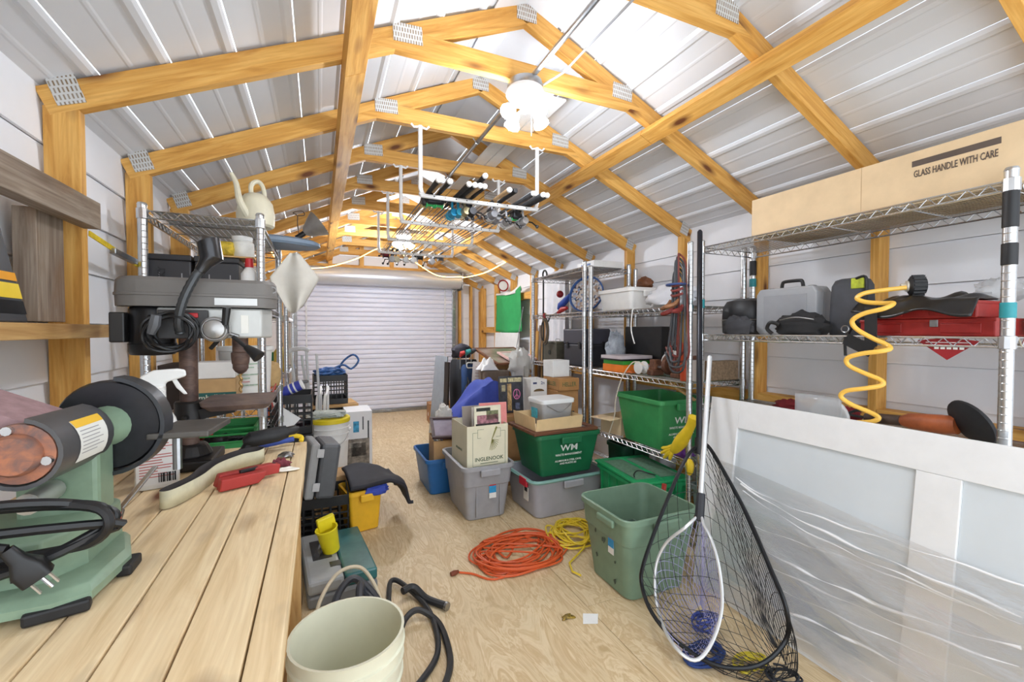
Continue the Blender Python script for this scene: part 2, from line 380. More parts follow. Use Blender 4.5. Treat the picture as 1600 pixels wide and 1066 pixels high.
# ================================================================== RACKS
def wire_rack(name, label, x0, x1, y0, y1, zs, top, tape=None):
    r = thing(name, label, 'shelf rack', ((x0+x1)/2, (y0+y1)/2, 0), 0, 'chrome wire shelving racks')
    hx, hy = (x1-x0)/2, (y1-y0)/2
    pm = None
    for sx in (-1, 1):
        for sy in (-1, 1):
            if pm is None:
                b = MB().cyl((0,0,.02),(0,0,top),.0175,None,14).lathe([(.0175,top),(.0188,top+.004),(.015,top+.012),(.001,top+.014)],14).lathe([(.018,0),(.022,.004),(.022,.02),(.0175,.024)],12)
                for k in range(int(top/.0254)-2): b.lathe([(.0176,.05+k*.0254),(.0184,.052+k*.0254),(.0176,.054+k*.0254)],12,caps=False)
                pm = b.build('post', CHROME(), r); pm.location = (sx*hx, sy*hy, 0)
            else: kid(pm, r, (sx*hx, sy*hy, 0))
    for z in zs:
        b = MB()
        for dz in (0, -.03):
            b.tube([(-hx,-hy,dz),(hx,-hy,dz),(hx,hy,dz),(-hx,hy,dz)], .004, 5, True)
        for (ax, ay), (bx, by) in (((-hx,-hy),(hx,-hy)),((hx,-hy),(hx,hy)),((hx,hy),(-hx,hy)),((-hx,hy),(-hx,-hy))):
            L = math.hypot(bx-ax, by-ay); n = max(4, int(L/.026)); pts = [(ax+(bx-ax)*i/n, ay+(by-ay)*i/n, 0 if i % 2 else -.03) for i in range(n+1)]
            b.tube(pts, .0028, 4)
        n = int(2*hx/.025)
        for i in range(1, n): x = -hx+2*hx*i/n; b.tube([(x,-hy,.002),(x,hy,.002)], .0019, 4)
        for i in range(1, 4): y = -hy+2*hy*i/4; b.tube([(-hx,y,-.003),(hx,y,-.003)], .003, 5)
        for sx in (-1, 1):
            for sy in (-1, 1): b.lathe([(.0185,-.036),(.0215,-.034),(.0215,.006),(.0185,.008)], 10, (sx*hx, sy*hy, 0))
        sh = b.build('shelf', CHROME(), r); sh.location = (0, 0, z)
    if tape:
        for sx, sy, z, c, h in tape:
            MB().lathe([(.0182,0),(.0198,.002),(.0198,h-.002),(.0182,h)],12).build('tape_band', M(c,.5,0,.1), r, label=None).location = (sx*hx, sy*hy, z)
    return r
TEAL = (40,142,150)
R1 = wire_rack('wire_shelf_rack', 'nearest chrome wire rack on the right, behind the white door', 2.03, 2.46, .64, 1.875, (.86, 1.265, 1.77), 1.80, [(-1,-1,1.33,TEAL,.05),(-1,-1,1.5,(24,24,26),.07),(-1,-1,1.62,(24,24,26),.13),(-1,1,1.42,TEAL,.05),(1,1,1.56,TEAL,.05),(1,1,1.63,(24,24,26),.09)])
R2 = wire_rack('wire_shelf_rack', 'middle chrome wire rack on the right holding the green recycling bin', 2.0, 2.45, 1.93, 2.96, (.50, .975, 1.435), 1.80)
R3 = wire_rack('wire_shelf_rack', 'far chrome wire rack on the right beside the green cloth', 2.0, 2.45, 3.05, 4.0, (.12, .975, 1.44, 1.815), 1.85)
L1 = wire_rack('wire_shelf_rack', 'chrome wire rack against the left wall behind the drill press', -.672, -.245, 2.29, 3.23, (.72, .93, 1.405, 1.79), 1.81)
L2 = wire_rack('wire_shelf_rack', 'second chrome wire rack on the left, behind the drill press rack', -.672, -.245, 3.86, 4.78, (.4, .95, 1.40), 1.62)
# ================================================================== WORKBENCH
wbn = thing('workbench', 'wooden workbench of pale planks along the left wall', 'workbench', (-.4, .7, 0))
edges = [-.047, -.090, -.172, -.254, -.336, -.418, -.500, -.582, -.664, -.692]
for i, (a, b) in enumerate(zip(edges[:-1], edges[1:])):
    e = 1.775 + random.uniform(-.004, .004)
    beam('plank', ((a+b)/2+.4, -.35-.7, .861), ((a+b)/2+.4, e-.7, .861+random.uniform(-.001,.001)), abs(a-b)-.003, .038, PALE(), wbn)
for x in (-.075, -.668):
    beam('apron', (x+.4, -.33-.7, .795), (x+.4, 1.745-.7, .795), .036, .09, TANW(), wbn)
for y in (-.25, .78, 1.70):
    for x in (-.10, -.64): beam('leg', (x+.4, y-.7, 0), (x+.4, y-.7, .75), .06, .06, TANW(), wbn, (1,0,0))
    beam('cross_rail', (-.65+.4, y-.7-.05, .78), (-.1+.4, y-.7-.05, .78), .036, .08, TANW(), wbn)
BZ = .8815
# ------------------------------------------------------------------ belt and disc sander
GRN = M((134, 158, 134), .42, 0, .08, 18); DUST = M((120, 112, 100), .8, 0, .12, 30)
sd = thing('belt_disc_sander', 'green belt and disc sander at the near end of the workbench', 'sander', (-.40, .98, BZ))
b = MB(); out = [(-.30,-.172),(.05,-.168),(.088,-.15),(.10,-.04),(.07,.05),(-.06,.13),(-.30,.13)]
rings = [[Vector((x*s, y*s, z)) for x, y in out] for s, z in ((1,.012),(1,.024),(.93,.032),(.90,.034))]
b.loft(rings).build('base', GRN, sd, 30)
for (x, y), (x2, y2) in (((.02,-.167),(.088,-.151)), ((.098,-.07),(.098,-.02)), ((-.28,.128),(-.2,.128))):
    MB().bar((x, y, .009), (x2, y2, .009), .022, .018).build('rubber_foot', RUBBER(), sd, 0, .004)
b = MB(); ped = [(-.26,-.125),(.02,-.12),(.055,-.07),(.06,.05),(-.24,.09)]
b.loft([[Vector((x, y, .03)) for x, y in ped], [Vector((x*.97, y*.97, .095)) for x, y in ped], [Vector((x*.9-.01, y*.8, .105)) for x, y in ped]]).build('pedestal', GRN, sd, 30, .003)
MB().box((-.01,-.1265,.045),(.012,-.12,.085)).build('pocket', BLACK(), sd, 0)
MB().box((-.05,-.03,.09),(.055,.035,.235)).build('support_column', GRN, sd, 0, .008)
sw = MB().cbox((.0575,.0,.07),(.008,.05,.03)).build('switch_plate', BLACK(), sd, 0, .002)
MB().cbox((.064,-.012,.07),(.008,.02,.022)).build('rocker', M((230,120,40),.4), sw, 0, .002)
MB().cbox((.064,.012,.07),(.008,.018,.022)).build('rocker', M((196,52,30),.4), sw, 0, .002)
# belt arm: runs up to the wall, roller at the near right end
A = Vector((.012,-.062,.232)); Bv = Vector((-.35,-.03,.40)); ax = (Bv-A).normalized(); side = Vector((0,0,1)).cross(ax).normalized(); upv = ax.cross(side).normalized()
R4 = Matrix((ax, -side, upv)).transposed().to_4x4(); R4.translation = A
bt = MB().at(R4); pts = []
for i in range(9): a = PI/2+PI*i/8; pts.append((math.cos(a)*.036, math.sin(a)*.036))
for i in range(9): a = -PI/2+PI*i/8; pts.append((.25+math.cos(a)*.036, math.sin(a)*.036))
bt.prism(pts, -.05, .05, 'y').build('sanding_belt', M((158, 128, 130), .9, 0, .1, 60), sd, 40)
MB().at(R4).box((.03,-.062,-.028),(.27,-.052,.018)).box((.03,.052,-.028),(.27,.064,.03)).build('belt_frame', GRN, sd, 0, .003)
# roller guard (dark cowl) with label, end cap and screws
gd = MB().at(R4); outer = []; inner = []
for i in range(15): a = PI*.42+PI*1.12*i/14; outer.append((math.cos(a)*.052, math.sin(a)*.052)); inner.append((math.cos(a)*.046, math.sin(a)*.046))
gd.prism(outer+inner[::-1], -.075, .06, 'y').build('roller_guard', M((92, 92, 94), .38, .4, .08), sd, 40)
lab = MB().at(R4)
for k, (m0, m1, mi) in enumerate(((-.028,.045,0),)):
    lab.grid(lambda u_, v_: (math.cos(PI*(.62+.42*u_))*.0527, -.035+.075*v_, math.sin(PI*(.62+.42*u_))*.0527), 8, 1)
lab.mat(1).grid(lambda u_, v_: (math.cos(PI*(.62+.08*u_))*.0532, -.034+.073*v_, math.sin(PI*(.62+.08*u_))*.0532), 3, 1)
lab.mat(2)
for k in range(7): lab.grid(lambda u_, v_, k=k: (math.cos(PI*(.735+.035*k+.008*u_))*.0532, -.030+(.05+.012*math.sin(k*3))*v_, math.sin(PI*(.735+.035*k+.008*u_))*.0532), 1, 1)
lab.build('warning_label', [M((226,226,220),.5,0,.02), M((232,184,44),.5,0,.02), M((150,148,150),.6,0,0)], sd, 40)
cap = MB().at(R4).lathe([(.0,-.088),(.026,-.088),(.030,-.082),(.030,-.074),(.043,-.073),(.044,-.066),(.0,-.066)],28,(0,0,0),'y').build('roller_cap', WOOD('rusty_iron',(176,112,80),(140,96,80),(96,84,84),False,(14,14,14)), sd, 40)
for k in range(3): MB().at(R4).cyl((math.cos(2.1*k+.9)*.036,-.080,math.sin(2.1*k+.9)*.036),(math.cos(2.1*k+.9)*.036,-.072,math.sin(2.1*k+.9)*.036),.0065,None,10).build('screw', CHROME(), cap)
# disc and its guard
dc = Vector((.048,.045,.236)); dn = Vector((.12,.99,0)).normalized(); ds = Vector((0,0,1)).cross(dn).normalized()
D4 = Matrix((ds, Vector((0,0,1)), dn)).transposed().to_4x4(); D4.translation = dc
MB().at(D4).lathe([(.0,-.012),(.078,-.012),(.082,-.006),(.082,.004),(.0,.004)],36).build('disc_plate', M((52,52,56), .35, .5, .25, 9), sd, 40)
gr = MB().at(D4); o_=[]; i_=[]
for k in range(25): a = PI*.55+ (PI*1.15)*k/24; o_.append((math.cos(a)*.090, math.sin(a)*.090)); i_.append((math.cos(a)*.083, math.sin(a)*.083))
gr.prism(o_+i_[::-1], -.02, .016, 'z').build('disc_guard', M((66,68,72), .35, .5, .1), sd, 40)
MB().at(D4).cyl((0,0,-.045),(0,0,-.012),.026,.036,20).build('drive_housing', GRN, sd)
tb = MB().at(D4).box((-.16,-.03,-.02),(-.06,-.018,.11)).build('work_table', M((88,84,80),.5,.4,.15), sd, 0, .003)
MB().at(D4).cyl((-.09,-.10,.03),(-.09,-.03,.03),.008,None,10).build('table_post', STEEL(), tb)
MB().cyl((.0,-.105,.150),(.0,-.035,.150),.016,None,14).cyl((.0,-.112,.150),(.0,-.102,.150),.011,None,6).build('tension_bolt', M((200,200,196),.3,.6), sd)
# cord of the sander
cpts = []
for k in range(40):
    a = 2*PI*k/13.0; cpts.append(Vector((-.02+.13*math.cos(a)+.01*math.sin(k), -.145-.012*math.sin(a*2+k*.3)-.0006*k, .125+.042*math.sin(a)+.005*math.sin(k*1.7))))
cpts += [Vector((-.03,-.19,.14)), Vector((.02,-.195,.12))]
cd = MB().tube(smooth_path(cpts,4),.0068,7).build('power_cord', BLACK(), sd)
pl = MB(); pl.loft([pl.rrect(0,0,z,w_,w_*.8,.006) for z, w_ in ((0,.016),(.02,.02),(.035,.034),(.055,.034))])
pl = pl.build('plug', BLACK(), cd); at(pl, (.02,-.195,.12), .3, 0, 2.6)
MB().box((-.011,-.003,.055),(-.009,.003,.075)).box((.009,-.003,.055),(.011,.003,.075)).cyl((0,.006,.055),(0,.006,.078),.0025,None,8).build('plug_prong', CHROME(), cd); C.objects['plug_prong'].location = pl.location; C.objects['plug_prong'].rotation_euler = pl.rotation_euler
# ------------------------------------------------------------------ drill press
DG = M((116,112,108), .5, .1, .05); IRON = M((44,42,42), .45, .4, .15); RUSTC = WOOD('browned_steel',(112,88,76),(88,66,58),(60,44,40),False,(3,14,14))
dp = thing('drill_press', 'grey and black bench drill press standing at the far end of the workbench', 'drill press', (-.365, 1.60, BZ))
MB().box((-.10,-.09,0),(.075,.09,.03)).lathe([(.06,.03),(.05,.05),(.042,.065)],20).build('base', IRON, dp, 0, .006)
MB().cyl((0,0,.05),(0,0,.47),.0235,None,20).build('column', RUSTC, dp)
tbp = MB(); tbp.loft([tbp.rrect(.135,0,z,w_,d_,.02) for z, w_, d_ in ((.168,.15,.14),(.185,.185,.18),(.198,.19,.185))]); tbp = tbp.build('table', WOOD('worn_table',(120,100,90),(96,80,76),(70,60,58),False,(4,4,4)), dp, 30)
MB().lathe([(.035,.125),(.038,.13),(.038,.19),(.034,.195)],18).bar((.03,0,.155),(.12,0,.17),.05,.03).cyl((0,-.06,.15),(0,-.02,.15),.008,None,8).build('table_bracket', IRON, tbp, 30)
hd = MB(); hd.loft([[Vector((x, y, z)) for x, y in ((-.06,-.06),(.20,-.05),(.225,0),(.20,.05),(-.06,.06))] for z in (.385,.475)]); hd = hd.build('head', [M((190,190,186),.4,.3,.05)], dp, 30, .006)
MB().box((-.055,-.072,.385),(.065,-.058,.468)).build('control_panel', M((62,60,60),.5), hd, 0, .003)
rs = MB().cbox((.025,-.076,.452),(.034,.008,.014)).build('power_switch', M((176,26,30),.4), hd, 0, .002)
MB().lathe([(.0,-.112),(.012,-.112),(.026,-.106),(.030,-.098),(.030,-.062)],20,(.085,0,.412),'y').lathe([(.031,-.098),(.037,-.092),(.037,-.066)],20,(.085,0,.412),'y').build('depth_dial', M((176,174,172),.35,.7), hd)
MB().cyl((.1,-.06,.405),(.14,-.06,.39),.006).build('feed_shaft', STEEL(), hd)
MB().box((.145,-.054,.40),(.165,-.05,.455)).build('sticker', M((236,234,226),.6,0,.02), hd, 0)
hl = MB()
hl.tube([(.115,-.09,.40),(.115,-.10,.46)],.006,8).tube([(.112,-.1,.425),(.118,-.105,.475)],[.009,.011],10).tube([(.13,-.09,.39),(.17,-.11,.355)],.006,8).tube([(.165,-.108,.36),(.185,-.118,.344),(.2,-.125,.33)],[.009,.015,.019],12).tube([(.10,-.085,.39),(.07,-.07,.355)],.006,8).build('feed_handle', BLACK(), hd)
MB().cyl((.135,0,.335),(.135,0,.385),.022,None,16).lathe([(.02,.30),(.024,.305),(.026,.325),(.026,.338),(.018,.345)],18,(.135,0,0)).lathe([(.006,.272),(.016,.28),(.022,.29),(.022,.302)],18,(.135,0,0)).build('chuck', RUSTC, hd)
bit = MB().tube([(.135+.0025*math.cos(k*.9),.0025*math.sin(k*.9),.275-.003*k) for k in range(22)],[.0042]*20+[.003,.0008],7).build('drill_bit', M((186,150,96),.4,.6), hd)
cv = MB()
for z, g in ((.478,.0),(.484,.004),(.512,.0),(.514,.004),(.545,-.002),(.557,-.02)):
    pass
cv.loft([[Vector((x, y, z)) for x, y in [(-.10+.07*math.cos(a)*q, .072*math.sin(a)*q) for a in [PI/2+PI*i/8 for i in range(9)]] + [(.185+.055*math.cos(a)*q, .060*math.sin(a)*q) for a in [-PI/2+PI*i/8 for i in range(9)]]] for z, q in ((.478,.97),(.508,.985),(.509,1.03),(.516,1.03),(.517,.99),(.552,.95),(.562,.82))])
cv = cv.build('belt_cover', DG, dp, 30)
MB().box((.08,-.0635,.484),(.19,-.0605,.505)).build('name_strip', M((200,200,198),.35,.4,.02), cv, 0)
text('D', .03, M((150,150,150),.5), cv, face((.232,-.028,.535),'-y',.0) @ Matrix.Rotation(.7,4,'Y'))
mo = MB().lathe([(.02,.335),(.052,.338),(.058,.35),(.058,.37),(.055,.372),(.055,.47),(.05,.477)],24,(-.085,0,0)).build('motor', M((30,30,32),.3,.2,.05), dp, 40)
MB().box((-.17,-.05,.375),(-.135,.03,.46)).build('capacitor_box', M((40,38,38),.45), mo, 0, .004)
cc = []
for k in range(60): a = 2*PI*k/12.0; rr = .052+.008*math.sin(k*.7); cc.append((-.015+rr*math.cos(a)*1.05+.004*math.sin(k), -.085-.0007*k+.006*math.sin(k*2.1), .405+rr*math.sin(a)*.95))
pc = MB().tube(smooth_path(cc,3),.0042,6).build('power_cord', BLACK(), dp)
MB().tube([(-.055,-.125,.40),(-.045,-.13,.425),(-.04,-.132,.45)],[.010,.014,.012],8).build('plug', M((90,92,96),.4), pc)
MB().tube(smooth_path([(-.075,-.055,.45),(-.08,-.075,.42),(-.07,-.08,.395),(-.06,-.085,.39)],6),.006,6).build('conduit_hose', BLACK(), dp)
gn = smooth_path([(.005,-.10,.40),(.005,-.115,.44),(.02,-.12,.50),(.045,-.115,.56),(.062,-.11,.585)],8)
gnm = MB().tube(gn,[.011+.0015*(i % 2) for i in range(len(gn))],10).build('gooseneck', M((70,72,74),.4,.5), dp)
MB().tube([(.055,-.11,.575),(.068,-.108,.60),(.082,-.105,.615),(.075,-.10,.665),(.06,-.10,.675)],[.014,.018,.03,.03,.012],14).build('lamp_head', M((64,64,66),.25,.7), gnm)
# ------------------------------------------------------------------ things on the bench
sp = thing('spray_bottle', 'white plastic spray bottle behind the sander', 'spray bottle', (-.395, 1.42, BZ), .25)
b = MB(); b.loft([b.rrect(0,0,z,w_,d_,.02,4) for z, w_, d_ in ((0,.088,.062),(.004,.092,.066),(.15,.092,.066),(.175,.08,.06),(.20,.055,.05),(.228,.034,.034),(.24,.03,.03))]).build('bottle', WHITE(), sp, 40)
for k in range(5): pass
b = MB()
for k in range(9): b.lathe([(.019,.226+.004*k-.0),(.0215,.228+.004*k),(.019,.230+.004*k)],18,caps=False)
b.lathe([(.02,.226),(.02,.264)],18).build('cap', WHITE(), sp)
MB().prism([(-.045,.262),(-.03,.29),(-.005,.304),(.045,.306),(.062,.302),(.064,.286),(.048,.28),(.022,.272),(.018,.258),(-.018,.258),(-.022,.266)],-.012,.012,'y').build('sprayer_head', WHITE(), sp, 30, .004)
MB().prism([(.03,.282),(.042,.28),(.052,.26),(.066,.236),(.058,.236),(.042,.255)],-.006,.006,'y').build('trigger', WHITE(), sp, 30, .002)
lb = MB().box((-.042,-.0338,.01),(.042,-.0332,.142)).build('label', M((228,226,224),.6,0,.02), sp, 0)
b = MB()
for k in range(14): b.box((-.036,-.0344,.122-.007*k),(-.036+.03+.04*abs(math.sin(k*2.3)),-.0339,.122-.007*k+.0025))
b.build('print_lines', M((196,110,104),.6), lb, 0)
b = MB()
for k in range(9): b.box((.002+.004*k,-.0346,.016),(.002+.004*k+.0018+.001*(k % 3),-.0339,.04))
b.build('barcode', BLACK(), lb, 0)
bl = [(-.215,1.60),(-.255,1.575),(-.30,1.50),(-.318,1.40),(-.35,1.315),(-.372,1.30),(-.378,1.325),(-.345,1.40),(-.335,1.50),(-.29,1.61),(-.235,1.655),(-.205,1.64)]
ring = smooth_path([(x+.04, y-.08, 0) for x, y in bl], 5, True); b = MB(); n = len(ring)
b.add([(p.x,p.y,BZ+.001) for p in ring]+[(p.x,p.y,BZ+.042) for p in ring], [(i,(i+1) % n,n+(i+1) % n,n+i) for i in range(n)])
tag(b.build('sanding_belt', [M((58,54,54),.85,0,.1,40), M((206,200,170),.8,0,.06,40)], None, 60, thick=.0025), 'dark sanding belt loop lying on the workbench', 'sanding belt')
REDP = M((168,46,40), .5, 0, .1)
ct = thing('red_clamp', 'red metal spring clamp lying on the workbench', 'clamp', (-.18, 1.345, BZ), .45)
MB().prism([(-.075,.002),(.015,.002),(.03,.014),(.035,.03),(-.07,.032)],-.032,-.004,'y').build('jaw', REDP, ct, 30, .003)
MB().prism([(-.075,.006),(.08,.006),(.085,.03),(.06,.036),(-.065,.036)],.002,.026,'y').build('handle', REDP, ct, 30, .003)
MB().bar((-.02,0,.034),(.075,.02,.030),.012,.008).build('lever', BLACK(), ct, 0, .002)
def rag(name, label, cat, loc, sx, sy, h, mat, seed=0, n=10, freq=3):
    rnd = random.Random(seed); ph = [rnd.uniform(0,6) for _ in range(6)]
    def fn(u_, v_):
        a, c = u_*2-1, v_*2-1; e = 1-.25*math.sin(freq*a+ph[0])*math.cos(freq*c+ph[1])
        z = h*max(0, (1-a*a)*(1-c*c))**.6*(.7+.45*math.sin(freq*2*a+ph[2])*math.cos(freq*1.7*c+ph[3])) + .002
        return (a*sx*e, c*sy*e*(1+.2*math.sin(2*a+ph[4])), max(.002, z))
    o = MB().grid(fn, n, n).build(name, mat, None, 60, thick=.002, sub=1); at(o, loc); return tag(o, label, cat) if label else o
rag('rag', 'small crumpled maroon rag on the workbench', 'rag', (-.115,1.47,BZ), .028, .022, .028, M((120,52,62),.9,0,.2), 3)
rag('paper_scrap', 'torn white paper scrap beside the maroon rag', 'paper', (-.10,1.42,BZ), .035, .014, .008, M((240,236,224),.8,0,.03), 4)
wr_ = thing('open_wrench', 'steel open-end wrench leaning beside the sander disc', 'wrench', (-.40,1.18,BZ+.016), 1.2, None, 0, -.55)
MB().prism([(-.0,-.007),(.13,-.006),(.13,.006),(0,.007)],0,.005,'z').build('shank', CHROME(), wr_, 0, .002)
MB().prism([(.012,-.009),(-.012,-.019),(-.03,-.014),(-.016,-.005),(-.016,.005),(-.03,.014),(-.012,.019),(.012,.009)],-.001,.006,'z').build('jaw', STEEL(), wr_, 0, .001)
hs = thing('black_drill', 'black cordless drill lying on the bench in front of the drill press', 'drill', (-.165,1.66,BZ), .35)
MB().tube([(-.07,0,.045),(-.05,0,.05),(.03,0,.055),(.06,0,.06)],[.012,.026,.026,.022],12).build('body', RUBBER(), hs)
MB().tube([(.06,0,.06),(.085,0,.062),(.10,0,.063)],[.016,.016,.009],12).build('chuck', IRON, hs)
MB().tube([(-.05,0,.04),(-.065,0,.018),(-.07,0,.012)],[.018,.016,.018],10).build('grip', RUBBER(), hs)
bg = thing('yellow_clamp', 'blue and yellow hand clamp beside the black drill', 'clamp', (-.15,1.735,BZ), .1)
MB().tube(smooth_path([(-.05,-.02,.01),(0,-.015,.014),(.06,-.005,.02)],4),.009,8).build('arm', M((58,84,170),.5), bg)
MB().tube(smooth_path([(.03,0,.02),(.06,.005,.028),(.085,0,.022),(.083,-.01,.010)],4),.008,8).build('grip', M((236,200,40),.5), bg)
rag('iron_scraps', 'small dark metal shavings on the bench near its far corner', 'metal scraps', (-.105,1.58,BZ), .022, .02, .018, STEEL(), 9, 8, 5)
# yellow / black tool on the wall shelf board
tl = thing('tool_case', 'black and yellow tool on the wall shelf at the left picture edge', 'tool case', (-.662, 1.275, 1.308))
MB().prism([(-.20,0),(.135,0),(.068,.15),(.03,.24),(-.2,.24)],-.03,.03,'x').build('case', M((74,76,80),.5,0,.05), tl, 0, .004)
MB().prism([(-.2,.055),(.108,.055),(.094,.088),(-.2,.088)],.0302,.032,'x').build('yellow_panel', M((240,206,60),.5,0,.03), tl, 0)
MB().prism([(-.2,.094),(.09,.094),(.082,.112),(-.2,.112)],.0302,.032,'x').build('orange_panel', M((232,158,36),.5,0,.03), tl, 0)
MB().prism([(-.2,.02),(.124,.02),(.111,.05),(-.2,.05)],.0302,.0315,'x').build('black_panel', BLACK(), tl, 0)
ys = thing('yellow_strap', 'yellow ratchet strap stretched along the left wall', 'strap', (XL+.094, 2.0, 1.58))
MB().bar((0,-.12,.03),(.0,.40,-.03),.004,.018).build('webbing', M((226,196,40),.6,0,.15,50), ys, 0)
MB().bar((.005,.04,.0),(.005,.25,-.01),.02,.022).build('ratchet_bar', STEEL(), ys, 0, .003)

for r_, z, c in ((L1, 1.795, (196,198,196)), (R3, 1.8195, (176,176,172))):
    hx = .185; hy = .44
    MB().box((-hx,-hy,0),(hx,hy,.003)).build('shelf_liner', M(c,.5,0,.06,4), r_, 0).location = (0, 0, z)
# ================================================================== CONTAINER AND SOFT-THING BUILDERS
from mathutils import noise as mnoise
def tub_mesh(w_, d_, h, taper=.86, r=.04, wall=.004, lip=.012, bot=.006, step=None):
    b = MB(); R = []
    def ring(z, sw, sd, rr): R.append(b.rrect(0, 0, z, sw, sd, rr, 4))
    f = lambda t: taper+(1-taper)*t
    ring(0, w_*f(0)-.02, d_*f(0)-.02, r*.8); ring(.008, w_*f(0), d_*f(0), r)
    if step: ring(h*step, w_*f(step), d_*f(step), r); ring(h*step+.006, w_*f(step)+.014, d_*f(step)+.014, r)
    ring(h-.03, w_, d_, r); ring(h-.028, w_+lip*2, d_+lip*2, r+lip); ring(h-.004, w_+lip*2, d_+lip*2, r+lip); ring(h, w_+lip, d_+lip, r+lip*.5)
    ring(h-.002, w_-wall, d_-wall, r); ring(h-.03, w_-wall*2, d_-wall*2, r); ring(bot, w_*f(0)-wall*2, d_*f(0)-wall*2, r*.9)
    return b.loft(R)
def tote(name, label, cat, loc, rz, w_, d_, h, mat, handles=None, sticker=False, **k):
    t = thing(name, label, cat, loc, rz)
    tub_mesh(w_, d_, h, **k).build('tub', mat, t, 35)
    hm = handles or mat
    for s in (-1, 1): MB().cbox((0, s*(d_/2+.022), h-.045), (min(.16, w_*.4), .022, .05)).build('handle', hm, t, 0, .008)
    return t
def sticker(t, loc, nrm, w_=.05, h=.09):
    M4 = face(loc, nrm)
    MB().at(M4).box((-w_/2,-h/2,0),(w_/2,h*.5,.0008)).build('sticker', M((226,226,222),.5,0,.02), t, 0)
    MB().at(M4).box((-w_/2,-h*.12,.0009),(w_/2,h*.38,.0014)).build('sticker_band', M((40,150,206),.5,0,.1,40), t, 0)
    MB().at(M4).box((-w_/2,h*.38,.0009),(w_/2,h*.5,.0014)).build('sticker_band', M((196,44,48),.5,0,.05), t, 0)
def carton(name, label, loc, rz, w_, d_, h, mat=None, flaps=None, cat='box', wall=.004, tape=False):
    """cardboard carton; flaps = {side: angle from upright} leaves it open"""
    mat = mat or CARD(); t = thing(name, label, cat, loc, rz)
    if flaps is None:
        MB().box((-w_/2,-d_/2,0),(w_/2,d_/2,h)).build('carton', mat, t, 0, .003)
        if tape: MB().box((-w_/2-.0005,-.025,h-.05),(w_/2+.0005,.025,h+.0008)).build('tape', M((206,182,142),.3,0,.03), t, 0)
        return t
    b = MB(); W2, D2 = w_/2, d_/2
    o = [(-W2,-D2),(W2,-D2),(W2,D2),(-W2,D2)]; i = [(-W2+wall,-D2+wall),(W2-wall,-D2+wall),(W2-wall,D2-wall),(-W2+wall,D2-wall)]
    b.loft([[Vector((x,y,z)) for x, y in p] for p, z in ((o,0),(o,h),(i,h),(i,wall))]).build('carton', mat, t, 0)
    for s, (a, L) in flaps.items():
        x0, y0 = {'f': (0,-D2), 'b': (0,D2), 'l': (-W2,0), 'r': (W2,0)}[s]; wd = w_ if s in 'fb' else d_
        f = MB().box((-wd/2,-wall/2,0),(wd/2,wall/2,L)).build('flap', mat, t, 0)
        f.location = (x0, y0, h); z = {'f': 0, 'b': PI, 'l': -PI/2, 'r': PI/2}[s]; f.rotation_euler = (a, 0, z)
    return t
def blob(name, label, cat, loc, size, mat, seed=1, rough=.35, freq=3.0, n=22, k=14, flat=True, parent=None, rz=0):
    b = MB(); rings = []
    for i in range(k+1):
        th = PI*(.02+.96*i/k); rg = []
        for j in range(n):
            ph = 2*PI*j/n; d = Vector((math.sin(th)*math.cos(ph), math.sin(th)*math.sin(ph), -math.cos(th)))
            q = 1 + rough*mnoise.noise(d*freq+Vector((seed*3.1,seed*1.7,seed))) + rough*.5*mnoise.noise(d*freq*2.7+Vector((seed,0,seed*2)))
            p = Vector((d.x*size[0]*q, d.y*size[1]*q, d.z*size[2]*q))
            if flat: p.z = max(p.z, -size[2]*.72)
            rg.append(p)
        rings.append(rg)
    zmin = min(p.z for r in rings for p in r)
    for r in rings:
        for p in r: p.z -= zmin
    b.loft(rings); o = b.build(name, mat, parent, 50); at(o, loc, rz)
    if label: tag(o, label, cat)
    return o
def heap(n, rx, ry, h, r, seed, k=10):
    """a tangle of loops of one cord"""
    rnd = random.Random(seed); pts = []
    for i in range(n):
        a0 = rnd.uniform(0, 6.28); ex = rnd.uniform(.45, 1); ey = rnd.uniform(.45, 1); cx = rnd.uniform(-.35, .35)*rx*(1.2-ex); cy = rnd.uniform(-.35, .35)*ry*(1.2-ey); tl = rnd.uniform(0, 6.28)
        for j in range(k):
            a = a0+2*PI*j/k; x, y = math.cos(a)*ex, math.sin(a)*ey*.85; x, y = x*math.cos(tl*.2)-y*math.sin(tl*.2), x*math.sin(tl*.2)+y*math.cos(tl*.2)
            pts.append(Vector((cx+x*rx, cy+y*ry, r + h*(i/n)*rnd.uniform(.3, 1)*max(.12, 1-(x*x+y*y)*.75))))
    return pts
def ring_pts(c, r, n=16, axis='z', ry=None):
    ry = ry or r; c = Vector(c)
    return [c + {'z': Vector((math.cos(a)*r, math.sin(a)*ry, 0)), 'y': Vector((math.cos(a)*r, 0, math.sin(a)*ry)), 'x': Vector((0, math.cos(a)*r, math.sin(a)*ry))}[axis] for a in [2*PI*i/n for i in range(n)]]
FILM = M((214,216,218), .18, 0, .05, 8, alpha=.42); CLEAR = M((214,218,222), .25, 0, .05, 10, alpha=.55)
WMG = M((26,104,66), .42, 0, .05); KELLY = M((34,160,98), .42, 0, .07); SAGE = M((118,144,122), .45, 0, .05); GREYP = M((158,158,162), .45, 0, .05); BLUEP = M((38,104,168), .42, 0, .05)
INK = M((240,242,238), .5, 0, .02); DARKINK = M((40,40,42), .6, 0, 0)
